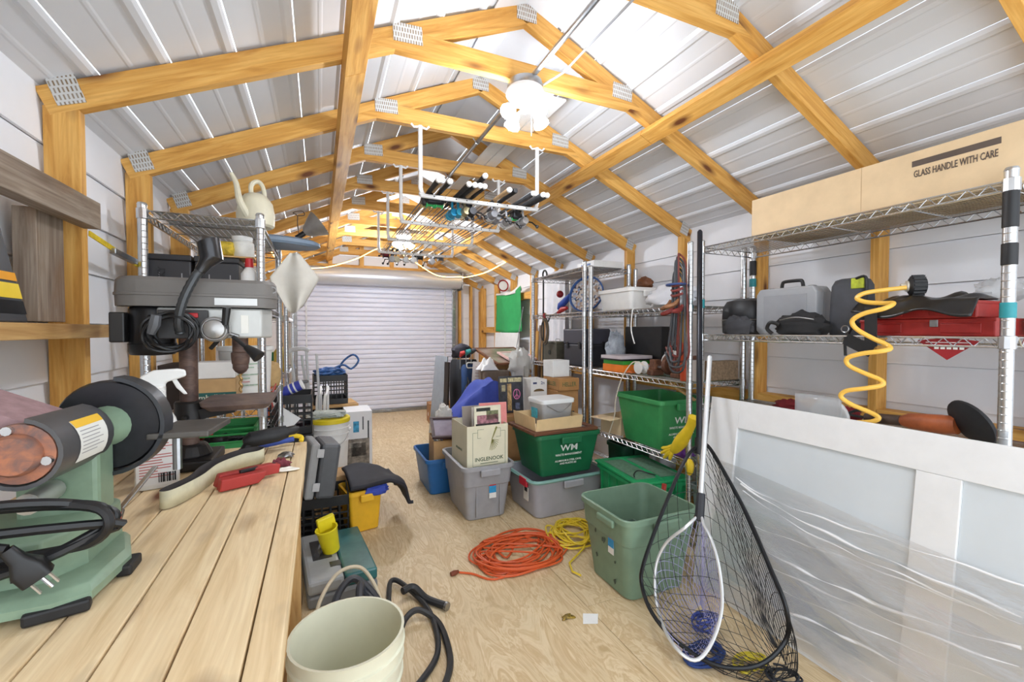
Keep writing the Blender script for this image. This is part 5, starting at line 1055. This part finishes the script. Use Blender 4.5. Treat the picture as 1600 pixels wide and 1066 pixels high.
gb2 = thing('glue_bottle', 'white bottle with a red cap on the left wire rack', 'bottle', (-.295,2.33,1.41)); MB().lathe([(.03,0),(.034,.005),(.034,.14),(.018,.165),(.014,.17)],16).build('bottle', WHITE(), gb2); MB().lathe([(.017,.17),(.018,.175),(.016,.21),(.006,.215)],12).build('cap', M((196,40,44),.4), gb2); MB().lathe([(.0346,.04),(.0346,.10)],16,caps=False).build('label', M((70,96,170),.5), gb2)
blob('clear_bag', 'clear plastic bag at the far end of the left rack upper shelf', 'bag', (-.42,3.02,1.41), (.10,.12,.10), FILM, 91, .3)
ov = thing('oval_board', 'grey blue oval board on the left wire rack top', 'board', (-.25,2.98,1.799), .15); b = MB(); b.loft([[Vector((.26*math.cos(a)*q,.15*math.sin(a)*q,z)) for a in [2*PI*k/28 for k in range(28)]] for z, q in ((0,.93),(.012,1),(.03,1),(.042,.9))]).build('board', M((126,144,164),.5,0,.06), ov, 40)
for k in range(2): MB().cyl((.2,-.03+.03*k,.0425),(.2,-.03+.03*k,.0435),.006).build('hole', WHITE(), ov)
def hangcloth(u_, v_):
    a, c = u_-.5, v_; wdt = (.05+.5*c if c < .45 else .275-.35*(c-.45)); return (a*wdt, .03*math.sin(u_*7)*(.3+c)+.02*c, -.33*c-.03*math.sin(u_*3.1+.5)*c)
tag(at(MB().grid(hangcloth,16,14).build('white_rag', M((232,228,218),.9,0,.06,6), None, 60, thick=.003),(-.135,2.93,1.755)), 'white rag hanging at the right side of the left wire rack', 'rag')
cl = thing('clamp_lamp', 'aluminium clamp lamp hanging from a left rafter', 'lamp', (-.08,3.74,2.06), 0)
MB().at(Matrix.Rotation(.9,4,'Y')).lathe([(.02,-.03),(.04,-.01),(.075,.05),(.105,.11),(.10,.11),(.07,.05),(.03,0)],22,caps=False).build('reflector', M((166,164,160),.4,.6,.08), cl); MB().at(Matrix.Rotation(.9,4,'Y')).cyl((0,0,-.10),(0,0,-.01),.02).build('socket', BLACK(), cl); MB().tube(smooth_path([(-.06,0,-.03),(-.07,.0,.05),(-.07,0,.11),(-.1,0,.13),(-.04,0,.15),(-.02,0,.12),(-.07,0,.11)],4),.004,6).build('clamp', M((110,96,84),.5,.4), cl)
rag('paper_on_rafter', 'yellow paper scrap tucked on the left wire rack top', 'paper', (-.50,3.18,1.80), .05,.03,.03, M((230,206,150),.7), 61)
# shelf at .93
pb = thing('plaster_bucket', 'white five-gallon bucket with printed sides on the left rack', 'bucket', (-.36,2.67,.935)); MB().lathe([(.105,0),(.11,.005),(.122,.25),(.13,.252),(.13,.272),(.118,.272),(.112,.02)],28).build('pail', M((230,230,226),.45,0,.03), pb, 40)
lbm = M((170,196,172),.6,0,.2,60)
for k in range(8): MB().grid(lambda u_, v_, k=k: ((.1225-.0006*k)*math.cos(-2.3+1.4*u_*(.6+.4*math.sin(k*2)**2)), (.1225-.0006*k)*math.sin(-2.3+1.4*u_*(.6+.4*math.sin(k*2)**2)), .20-.018*k+.006*v_),10,1).build('print_line', lbm if k % 3 else M((206,150,150),.6), pb, 60)
kb = carton('carton_kimball', 'tan carton with a green band reading Kimball on the left rack', (-.45,2.41,.935), 0, .19,.16,.135, M((196,160,112),.8,0,.06)); MB().box((-.096,-.0812,.03),(.096,-.0802,.075)).build('green_band', M((34,92,88),.6,0,.05), kb, 0); text('Kimball Co', .034, M((214,214,196),.6), kb, face((.0,-.0816,.053),'-y'))
carton('white_box', 'plain white box on top of the Kimball carton', (-.44,2.41,1.071), .06, .15,.12,.075, WHITE()); carton('dark_box', 'dark brown box in the left corner of the left rack', (-.61,2.50,.935), 0, .10,.22,.20, M((52,40,34),.7))
gbk = thing('green_basket', 'green slotted plastic basket on the low shelf of the left rack', 'basket', (-.42,2.43,.725))
GB = M((40,136,70),.45,0,.06); b = MB(); 
for z in (0,.055,.09,.115): b.tube(MB().rrect(0,0,z,.26+.2*z,.20+.2*z,.02,3),.005,5,True)
b.build('rim', GB, gbk); MB().box((-.13,-.10,0),(.13,.10,.005)).build('floor', GB, gbk, 0)
for s in (-1,1):
    MB().box((-.13,s*.105-.0015,.0),(.13,s*.105+.0015,.05)).build('side', GB, gbk, 0); MB().box((s*.135-.0015,-.10,0),(s*.135+.0015,.10,.12)).build('side', GB, gbk, 0)
MB().box((-.13,.108,.0),(.13,.112,.125)).build('side', GB, gbk, 0)
blob('tool_bits', 'dark pile of small tools in the green basket', 'tools', (-.43,2.44,.732), (.09,.06,.035), M((40,38,40),.5,0,.3,40), 95, .5, 5); blob('red_pouch', 'red pouch in the green basket', 'pouch', (-.50,2.47,.732), (.03,.03,.05), M((160,30,34),.6), 96, .3)
MB().box((-.695-.012,2.2,.0),(0,0,0)) if False else None
# hose / cords on side of rack
tag(MB().tube(smooth_path([P(431,600,x=-.23),P(424,625,x=-.225),P(432,655,x=-.225),P(420,690,x=-.225)],6),.004,6).build('red_wire', M((190,60,50),.5), None), 'red wire hanging along the right side of the left rack', 'wire')
sp2 = thing('wire_grid_panel', 'black wire grid panel on the right side of the left rack', 'panel', (-.218,2.53,.35)); b = MB()
for k in range(9): b.tube([(0,-.2+.05*k,0),(0,-.2+.05*k,.55)],.002,4)
for k in range(12): b.tube([(0,-.2,.05*k),(0,.2,.05*k)],.002,4)
b.build('grid', BLACK(), sp2, 0)['kind'] = 'stuff'
# ================================================================== LEFT, BEYOND THE RACK
def crate(name, label, loc, rz, w_=.32, d_=.30, h=.27, mat=None, open_=True):
    mat = mat or BLACK(); t = thing(name, label, 'crate', loc, rz)
    MB().box((-w_/2,-d_/2,0),(w_/2,d_/2,.008)).build('floor', mat, t, 0)
    for s in (-1,1):
        for nm, ax in (('side','x'),('side','y')):
            L = d_ if ax == 'x' else w_; b = MB(); 
            for z0, z1 in ((0,.05),(.09,.10),(.13,.14),(.17,.18),(h-.06,h)):
                if ax == 'x': b.box((s*w_/2-.004,-L/2,z0),(s*w_/2+.004,L/2,z1))
                else: b.box((-L/2,s*d_/2-.004,z0),(L/2,s*d_/2+.004,z1))
            for q in range(7):
                o = -L/2+L*q/6
                if ax == 'x': b.box((s*w_/2-.003,max(-L/2,o-.005),.0),(s*w_/2+.003,min(L/2,o+.005),h-.01))
                else: b.box((max(-L/2,o-.005),s*d_/2-.003,.0),(min(L/2,o+.005),s*d_/2+.003,h-.01))
            b.build(nm, mat, t, 0)
    return t
crate('milk_crate', 'black milk crate holding a blue tube beside the left rack', (-.21,3.48,.575), 0, .30,.30,.27)
carton('black_tote', 'black box under the milk crate holding the blue tube', (-.22,3.48,0), 0, .34,.34,.57, M((38,38,40),.6,0,.1))
bu = thing('blue_tube', 'blue cylinder tube with white bands in the milk crate', 'tube', (-.21,3.42,.80), 0, None, 0, 0)
p0, p1 = Vector((-.08,0,.035)), Vector((.09,-.02,.11)); MB().tube([p0,p1],.036,16).build('tube', M((62,72,172),.45,0,.05), bu)
for t in (.55,.72,.97): MB().tube([p0.lerp(p1,t),p0.lerp(p1,t+.06)],.037,16).build('white_band', WHITE(), bu)
oc = carton('orange_box', 'orange box beside the blue tube in the milk crate', (-.315,3.53,.66), .1, .06,.06,.25, M((228,104,46),.5))
blob('crate_contents', 'dark mixed hardware filling the milk crate by the left rack', 'hardware', (-.21,3.49,.585), (.10,.10,.05), M((70,40,50),.5,0,.5,50), 99, .4)
pp = thing('paper_sheet', 'white stiff paper leaning against the black milk crate', 'paper', (-.215,3.30,.58), 0, None, -.08, -.35); MB().prism([(-.02,0),(.12,.07),(-.01,.27)],-.001,.001,'y').build('sheet', WHITE(), pp, 0)
blob('paper_bag', 'brown paper bag on the left wire racks far end', 'bag', (-.29,3.14,.936), (.06,.06,.09), M((208,174,122),.85,0,.12), 101, .25)
ybt = thing('oil_bottle', 'yellow and black oil bottle on the second left rack', 'bottle', (-.30,4.0,.955)); MB().lathe([(.04,0),(.045,.01),(.045,.16),(.02,.20)],14).build('bottle', M((196,164,40),.5), ybt); MB().lathe([(.02,.20),(.022,.205),(.022,.235),(.01,.24)],12).build('cap', BLACK(), ybt)
carton('green_red_box', 'small green and white box on the second left rack', (-.32,4.2,.955), 0, .12,.12,.15, M((44,140,100),.6))
cr_ = thing('crutches', 'pair of aluminium crutches leaning beyond the left rack', 'crutches', (-.09,4.10,0), .2, None, -.06, -.06)
for s in (-1,1):
    MB().tube([(s*.03-.0,0,.15),(s*.045,0,.5),(s*.06,.0,1.12)],.011,10).build('tube', ALU, cr_)
    MB().tube([(s*.03+.09,.05,.15),(s*.045+.09,.05,.5),(s*.06+.09,.05,1.08)],.011,10).build('tube', ALU, cr_)
MB().tube(smooth_path([(-.08,0,1.11),(-.04,0,1.135),(.04,0,1.135),(.08,0,1.11)],4),.02,8).build('arm_pad', M((206,206,208),.6), cr_); MB().cyl((-.055,0,.85),(.055,0,.85),.015).build('hand_grip', M((120,122,126),.6), cr_); MB().cyl((0,0,.0),(0,0,.16),.011).build('tip', RUBBER(), cr_)
cB = crate('milk_crate', 'black milk crate of blue hose in front of the roll-up door', (.085,4.70,.575), .05, .30,.30,.28)
hz = MB().tube(smooth_path([Vector((p.x,p.y,p.z)) for p in heap(14,.15,.14,.13,.01,31)]+[Vector((.12,-.02,.10)),Vector((.20,-.05,.06)),Vector((.27,-.04,.14)),Vector((.22,-.02,.20)),Vector((.13,-.02,.14)),Vector((.08,.02,.05))],4),.0105,7).build('garden_hose', M((56,104,168),.45,0,.3,30), None); at(hz,(.085,4.70,.845)); tag(hz, 'coiled blue garden hose in the black milk crate', 'hose')
at(MB().box((-.22,-.19,0),(.22,.19,.025)).build('wood_board', TANW(), None, 0, .003),(.10,4.68,.548),.12); tag(C.objects['wood_board'], 'tan board under the milk crate of blue hose', 'board')
carton('black_base_box', 'black box under the tan board and blue hose crate', (.08,4.72,0), 0, .34,.34,.547, M((30,30,32),.6))
wk = thing('walker_frame', 'white tubular walker frame between the two milk crates', 'walker', (.02,4.28,0)); 
for x in (-.05,.01): MB().tube(smooth_path([(x,-.05,0),(x,-.05,.62),(x+.02,-.03,.72),(x+.03,.06,.74),(x+.03,.12,.70),(x+.03,.13,0)],5),.013,8).build('loop', WHITE(), wk)
def pail(name, label, loc, r=.14, h=.37, mat=None, rz=0, lid=None, inner=None):
    t = thing(name, label, 'bucket', loc, rz); mat = mat or WHITE()
    k = r/.15
    prof = [(.122*k,0),(.13*k,.004),(.142*k,h*.62),(.148*k,h*.625),(.148*k,h*.64),(.143*k,h*.65),(.144*k,h*.76),(.150*k,h*.765),(.150*k,h*.78),(.145*k,h*.79),(.146*k,h*.87),(.153*k,h*.875),(.153*k,h*.89),(.148*k,h*.90),(.149*k,h*.985),(.151*k,h),(.144*k,h),(.143*k,h*.98),(.128*k,.006)]
    MB().lathe(prof,40).build('pail', [mat], t, 40)
    for s in (-1,1): MB().cyl((s*.143*k,0,h*.82),(s*.162*k,0,h*.82),.016,.012,12).build('ear', mat, t)
    return t
b2 = pail('lidded_bucket', 'white bucket with a yellow lid beyond the workbench', (.065,3.83,.125), .15, .43)
MB().lathe([(.157,.425),(.157,.455),(.15,.462),(.0,.462)],36).build('lid', M((238,214,40),.45,0,.03), b2); MB().tube(smooth_path([(-.155,0,.35),(-.1,-.13,.27),(.0,-.165,.24),(.1,-.13,.28),(.155,0,.35)],6),.002,5).build('wire_handle', STEEL(), b2)
blob('plastic_bag', 'crumpled clear plastic bag lying on the yellow bucket lid', 'bag', (.05,3.82,.5885), (.14,.11,.03), M((214,222,214),.25,0,.1,10,alpha=.8), 105, .4, 4)
mw = carton('microwave_carton', 'white microwave carton with a printed appliance picture', (.315,4.36,0), .02, .23,.34,.55, M((230,230,232),.55,0,.02))
for x0, z0, x1, z1, c in ((-.05,.36,-.0,.46,(60,160,206)),(-.10,.02,.10,.06,(70,160,200)),(-.105,.06,.09,.30,(150,140,128)),(-.07,.14,.06,.26,(60,58,58)),(-.09,.22,.02,.27,(214,206,196)),(.075,.30,.088,.46,(60,60,66)),(.03,.38,.04,.50,(70,70,76))): MB().box((x0,-.1715,z0),(x1,-.1704,z1)).build('printed_picture', M(c,.5,0,.3,30), mw, 0)
at(MB().box((-.006,-.15,0),(.006,.15,.42)).build('dark_leaning_board', M((60,44,44),.5), None, 0),(.125,4.24,0),.05,0,.08); tag(C.objects['dark_leaning_board'], 'thin dark panel leaning on the microwave carton', 'panel')
carton('low_black_box', 'low black box under the yellow-lidded bucket', (.065,3.83,0), 0, .24,.24,.124, M((40,40,42),.6))
# grey case on black crates
crate('milk_crate', 'black crate under the upright grey tool case', (.0,2.98,0), 0, .30,.28,.28); carton('black_bin', 'black bin beside the black crate under the bench end', (-.335,2.95,0), 0, .28,.3,.255, M((28,28,30),.6))
gcs = thing('tool_case', 'grey and charcoal tool case standing on the black crate', 'tool case', (-.065,2.93,.287), .18, None, 0, .14)
MB().box((-.055,-.13,0),(-.004,.13,.33)).build('shell', M((150,150,150),.5,0,.04), gcs, 0, .012); MB().box((.004,-.13,0),(.115,.13,.33)).build('shell', M((88,90,94),.5,0,.06), gcs, 0, .02)
for z in (.05,.25): MB().box((-.02,-.137,z),(.02,-.129,z+.05)).build('latch', M((190,190,192),.4), gcs, 0, .003)
pbk = thing('laundry_basket', 'white slotted plastic basket at the bench end', 'basket', (-.275,2.90,.2565)); MB().box((-.12,-.10,0),(.12,.10,.26)).build('body', M((206,206,206),.5), pbk, 0, .01)
b = MB()
for i in range(8):
    for j in range(7): b.cbox((.1205,-.08+.023*i,.03+.032*j),(.002,.008,.02)); b.cbox((-.1+.028*i,-.1005,.03+.032*j),(.01,.002,.02))
b.build('slots', DARKINK, pbk, 0)['kind'] = 'stuff'
# jacket over yellow tub
yt = tote('yellow_tub', 'yellow plastic tub under the black jacket', 'tub', (.235,3.0,0), .22, .21,.22,.275, M((238,184,40),.45,0,.05), taper=.84, r=.02, lip=.012)
def jacket(u_, v_):
    x = -.075+.42*u_; y = .18-.36*v_; z = .335+.018*math.sin(u_*6+v_*4)-.10*max(0,u_-.55)**1.2*3-.02*max(0,v_-.8)*4
    if u_ > .8: z -= (u_-.8)*.75; x -= (u_-.8)*.15
    return (x, y-.03*u_+.02*math.sin(u_*8), max(z, .17+.03*math.sin(v_*6) if u_ > .75 else .292))
jk = thing('black_jacket', 'black jacket draped over the yellow tub and crates', 'jacket', (.22,3.02,0), .1); MB().grid(jacket,26,16).build('body', M((38,38,46),.75,0,.1), jk, 60, thick=.02); 
blob('lining', None, None, (.09,-.135,.235), (.075,.03,.04), M((64,86,196),.7,0,.1), 111, .3, parent=jk)
carton('brown_carton', 'brown carton between the black crate and the yellow tub', (.06,3.26,0), 0, .2,.22,.30, CARD())
# green/grey tool case on floor, yellow cup, hose
gcase = thing('tool_case', 'grey and teal plastic tool case lying on the floor', 'tool case', (.07,2.46,0), .10)
MB().box((-.16,-.27,0),(.155,.27,.06)).build('bottom_shell', M((132,134,136),.5,0,.05), gcase, 0, .014); MB().box((-.16,-.27,.061),(.0,.27,.125)).build('top_shell', M((164,166,166),.5,0,.05), gcase, 0, .016); MB().box((.004,-.26,.061),(.155,.27,.118)).build('clear_lid', M((58,112,112),.25,0,.12,10), gcase, 0, .01)
MB().box((-.12,-.06,.1252),(-.03,.16,.1275)).build('recess', M((64,62,62),.5), gcase, 0); MB().tube([(-.10,-.04,.14),(-.08,.04,.145),(-.06,.14,.14)],.014,8).build('handle', M((76,74,74),.5), gcase); MB().box((-.05,-.16,.1252),(0,-.11,.127)).build('latch_hole', BLACK(), gcase, 0); MB().box((.148,-.2,.06),(.162,.2,.075)).build('hinge', M((86,150,146),.4), gcase, 0, .003)
yc = thing('yellow_cup', 'bright yellow plastic scoop standing on the tool case', 'scoop', (.045,2.46,.1285), .3, None, 0, -.2); MB().lathe([(.04,0),(.042,.005),(.052,.12),(.056,.125),(.056,.132),(.050,.13),(.04,.01)],20).build('cup', M((244,226,36),.45,0,.04), yc); MB().box((-.03,.03,.10),(.06,.062,.17)).build('spout', M((244,226,36),.45,0,.04), yc, 0, .006)
gh = MB().tube(smooth_path(heap(9,.04,.14,.16,.011,37),4),.011,7).build('green_hose', M((30,96,74),.45,0,.25,30), None); at(gh,(-.18,2.48,.0)); tag(gh, 'dark green garden hose coiled under the bench edge', 'hose')
blob('black_bag', 'black duffel bag on the floor behind the green hose', 'bag', (-.185,2.72,0), (.05,.07,.10), M((46,46,48),.8,0,.15), 115, .25)
def hose(pts, r, mat, name, label): return tag(MB().tube(smooth_path(pts,7),r,8).build(name, mat, None), label, 'hose' if 'hose' in name else 'cord')
BH = M((46,46,48),.5,0,.15)
h1 = hose([(.27,1.98,.014),(.29,2.12,.02),(.315,2.22,.03),(.36,2.18,.03),(.435,1.98,.015),(.44,1.80,.015),(.41,1.66,.014),(.33,1.56,.014),(.25,1.50,.014)],.012,BH,'black_hose','black rubber hose looping widest over the plywood floor')
hose([(.28,1.80,.014),(.33,1.90,.03),(.39,1.92,.042),(.455,1.86,.015),(.465,1.74,.015),(.44,1.58,.014),(.36,1.46,.014),(.26,1.40,.014)],.013,BH,'black_hose','black rubber hose running under the bucket rim on the floor')
h3 = hose([(.345,2.06,.06),(.40,2.08,.055),(.45,2.02,.02),(.52,1.93,.02)],.017,BH,'black_hose','short thick black hose end with an open mouth on the floor'); MB().tube([(.518,1.932,.02),(.525,1.922,.02)],.019,12).build('mouth', STEEL(), h3)
hose([(-.02,1.90,.02),(-.02,2.02,.10),(.06,2.13,.17),(.16,2.15,.17),(.22,2.08,.11),(.25,1.95,.04)],.0085,M((214,200,172),.5,0,.06),'appliance_cord','thick beige cord arching over the grey tool case')
b_ = MB().tube(smooth_path(heap(6,.09,.07,.05,.006,41),4),.006,6).build('beige_extension', M((206,194,168),.5,0,.08), None); at(b_,(.0,1.92,0)); tag(b_, 'beige extension cord bundle between the bench leg and the bucket', 'cord')
for k in (0, 2): hose([(.06+.035*k,1.86-.01*k,.04),(.05+.05*k,2.0+.05*(k % 2),.12+.02*k),(.13+.02*k,2.10-.03*k,.15-.02*(k % 3)),(.22-.01*k,2.0-.03*k,.09),(.24-.05*k,1.86,.03)],.016,M((58,60,66),.45,0,.15),'grey_hose',['dark grey hose loop behind the bucket, nearest the bench','second dark grey hose loop behind the bucket','third dark grey hose loop behind the bucket','dark grey hose loop behind the bucket, farthest from the bench'][k])
# foreground bucket, pink bucket
pail('open_bucket', 'open white five-gallon bucket in the foreground beside the workbench', (.068,1.385,0), .165, .385, M((230,229,206),.4,0,.04,5), .9)
pk = thing('pink_bucket', 'pink bucket top peeking beside the white bucket', 'bucket', (.295,1.215,0), .5); MB().lathe([(.06,0),(.07,.01),(.075,.12),(.066,.18),(.04,.205),(.012,.21)],24).build('body', M((222,156,156),.4,0,.08), pk); MB().tube(smooth_path([(-.07,.03,.13),(-.085,.05,.17),(-.06,.05,.215)],4),.009,8).build('handle', BLACK(), pk)
# ================================================================== ROD RACK AND FISHING RODS
WT = M((240,240,240),.35,.1,.02)
for k, (y, l) in enumerate(((2.45,'white steel rod hanger nearest the camera, holding the rod handles'),(3.09,'second white steel rod hanger from the camera'),(3.72,'third white steel rod hanger from the camera'),(4.35,'farthest white steel rod hanger'))):
    t = thing('rod_hanger', l, 'hanger', (.887,y,2.43))
    pts = smooth_path([(-.365,0,0),(-.365,0,-.30),(-.365,0,-.345),(-.35,0,-.375),(-.315,0,-.385),(.315,0,-.385),(.35,0,-.375),(.365,0,-.345),(.365,0,-.30),(.365,0,0)],4)
    MB().tube(pts,.0125,8).build('bar', WT, t)
    for s in (-1,1):
        b = MB(); b.tube([(s*.365-.05,0,.004),(s*.365-.035,0,-.012),(s*.365,0,-.004),(s*.365+.035,0,-.012),(s*.365+.05,0,.004)],.006,6).build('mount_hook', WT, t)
    for q in range(10): MB().cyl((-.29+.064*q,-.0128,-.385),(-.29+.064*q,-.0118,-.385),.004,None,8).build('hole', DARKINK, t)
def rod(label, butt, tip, grip, gl=.26, reel='spin', rc=(60,60,64), sc_=(200,200,196), far=False, cap=(235,235,235)):
    butt = Vector(butt); tip = Vector(tip); d = (tip-butt); L = d.length
    t = thing('fishing_rod', label, 'fishing rod', butt, 0, 'fishing rods in the ceiling hangers')
    t.rotation_euler = d.to_track_quat('Y', 'Z').to_euler()
    gm = M(grip,.8,0,.12,40)
    MB().tube([(0,0,0),(0,.012,0)],[.0135,.0165],12).build('butt_cap', M(cap,.45), t)
    MB().tube([(0,.012,0),(0,gl*.5,0),(0,gl*.8,0)],[.0155,.0125,.0125],12).build('grip', gm, t)
    MB().tube([(0,gl*.8,0),(0,gl*1.15,0)],.010,8).build('reel_seat', BLACK(), t)
    MB().tube([(0,gl*1.15,0),(0,gl*1.45,0)],[.012,.008],8).build('fore_grip', gm, t)
    MB().tube([(0,gl*1.4,0),(0,L,0)],[.0052,.0014],6).build('blank', M((74,60,54),.3,.1,.2,8), t)
    for f in (.38,.52,.65,.77,.88):
        MB().tube([Vector((0,L*f,-.004-.012*(1-f)))+p for p in ring_pts((0,0,-.012*(1-f)-.002),.004+.011*(1-f),10,'y')],.0012,4,True).build('line_guide', CHROME(), t)
    y = 0; rm = M(rc,.3,.5,.1)
    if reel == 'spin':
        r = MB().tube([(0,y,-.008),(0,y-.005,-.04),(0,y-.02,-.062)],[.007,.007,.014],8).tube([(0,y-.04,-.068),(0,y,-.07)],[.018,.024],12).build('reel', rm, t)
        MB().lathe([(.026,0),(.026,.006),(.019,.010),(.019,.03),(.024,.034),(.024,.038),(.004,.042)],14,(0,y+.002,-.07),'y').build('spool', M(sc_,.4,.2,.1), r)
        MB().tube(smooth_path([(-.02,y,-.07),(-.034,y+.02,-.07),(-.03,y+.038,-.085),(0,y+.044,-.10),(.026,y+.03,-.085)],4),.0022,5).build('bail', CHROME(), r)
        MB().tube([(.015,y-.015,-.068),(.05,y-.015,-.07),(.055,y-.05,-.095)],.004,6).ball((.06,y-.055,-.1),.010,8,5).build('crank', M((40,40,42),.4), r)
    else:
        r = MB().box((-.028,y-.03,-.058),(.028,y+.03,-.008)).build('reel', rm, t, 30, .012)
        MB().lathe([(.023,-.026),(.023,-.022),(.015,-.018),(.015,.018),(.023,.022),(.023,.026)],14,(0,y+.012,-.05),'x').build('spool', M(sc_,.5,.1,.1), r)
        MB().tube([(.03,y,-.03),(.042,y,-.03)],.012,10).tube([(.042,y-.035,-.045),(.042,y+.035,-.018)],.004,6).build('crank', M(rc,.35,.5), r)
        for s in (-1,1): MB().ball((.052,y+s*.035,-.03+s*.014),.009,8,5).build('knob', BLACK(), r)
    r.location = (0, gl*.98, 0); q_ = 1.2 if reel == 'spin' else 1.1; r.scale = (q_,q_,q_)
    return t
FO = (40,40,42); CK = (196,162,118)
for k, (u, v, grip, rl, rc, sc_, tx, gl, lab) in enumerate((
    (686,287,FO,'cast',(70,70,74),(196,176,120),.56,.30,'black-grip fishing rod with a gold reel, leftmost in the ceiling hangers'),
    (692,296,CK,'cast',(52,52,58),(64,190,110),.61,.26,'cork-grip fishing rod second from the left in the ceiling hangers'),
    (704,295,FO,'cast',(40,42,48),(80,206,120),.67,.26,'thin black-grip fishing rod with a green-spooled reel third from the left'),
    (734,296,FO,'spin',(40,150,196),(60,176,214),.72,.34,'black-grip fishing rod with a bright blue spinning reel'),
    (743,299,FO,'spin',(60,170,206),(230,230,226),.76,.32,'black-grip fishing rod beside the blue spinning reel'),
    (751,302,CK,'spin',(176,166,130),(214,208,180),.81,.28,'cork-grip fishing rod with a gold and silver spinning reel'),
    (758,303,FO,'spin',(36,36,40),(200,200,204),.86,.26,'fishing rod with a black spinning reel at the middle of the hangers'),
    (759,274,FO,'cast',(60,60,64),(150,150,150),.93,.40,'fishing rod with a large white butt cap sticking up highest'),
    (797,318,CK,'spin',(150,152,158),(206,206,210),.99,.28,'cork-grip fishing rod with a silver spinning reel right of the middle'),
    (806,309,FO,'spin',(170,172,176),(120,120,126),1.04,.32,'black-grip fishing rod with a hollow butt right of the middle'),
    (835,303,(66,68,72),'spin',(170,172,178),(220,220,224),1.09,.40,'long grey-grip fishing rod third from the right in the hangers'),
    (850,310,(66,68,72),'cast',(56,58,62),(80,200,116),1.13,.38,'grey-grip fishing rod with a green-spooled reel second from the right'),
    (856,318,(58,60,64),'spin',(186,188,192),(206,206,210),1.18,.34,'grey-grip fishing rod with a bright silver reel, rightmost in the hangers'))):
    bp_ = P(u, v, y=2.26); bp_.z = max(bp_.z, 2.082); tp = Vector((tx-.02*(k % 3), 4.55+.12*(k % 4), 2.082+.012*(k % 3)))
    # rest on the hanger bar at y = 2.45
    rod(lab, bp_, tp, grip, gl, rl, rc, sc_, cap=(30,30,32) if k == 9 else (236,236,236))
for k, (x, rl, rc, sc_, lab) in enumerate(((.60,'cast',(110,34,44),(60,30,34),'reversed fishing rod with a dark red reel at the far end of the hangers'),(.70,'spin',(120,110,90),(200,190,160),'reversed fishing rod with a brass reel at the far end'),(.79,'spin',(170,170,172),(220,220,220),'reversed fishing rod with a silver reel at the far end'),(.93,'cast',(44,42,38),(30,30,30),'reversed fishing rod with a big black box reel at the far end'),(1.05,'spin',(160,160,162),(200,200,204),'reversed fishing rod nearest the right side of the far hanger'),(.65,'spin',(60,60,64),(180,180,180),'reversed fishing rod with a dark spinning reel beside the dark red reel'),(.86,'spin',(200,200,204),(230,230,230),'reversed fishing rod with a white reel left of the black box reel'),(1.14,'cast',(90,90,94),(120,120,120),'reversed fishing rod at the right end of the far hanger'))):
    rod(lab, (x,4.72,2.078), (x+.02+.01*k,2.75-.05*k,2.10+.004*k), FO if k % 2 else CK, .26, rl, rc, sc_)
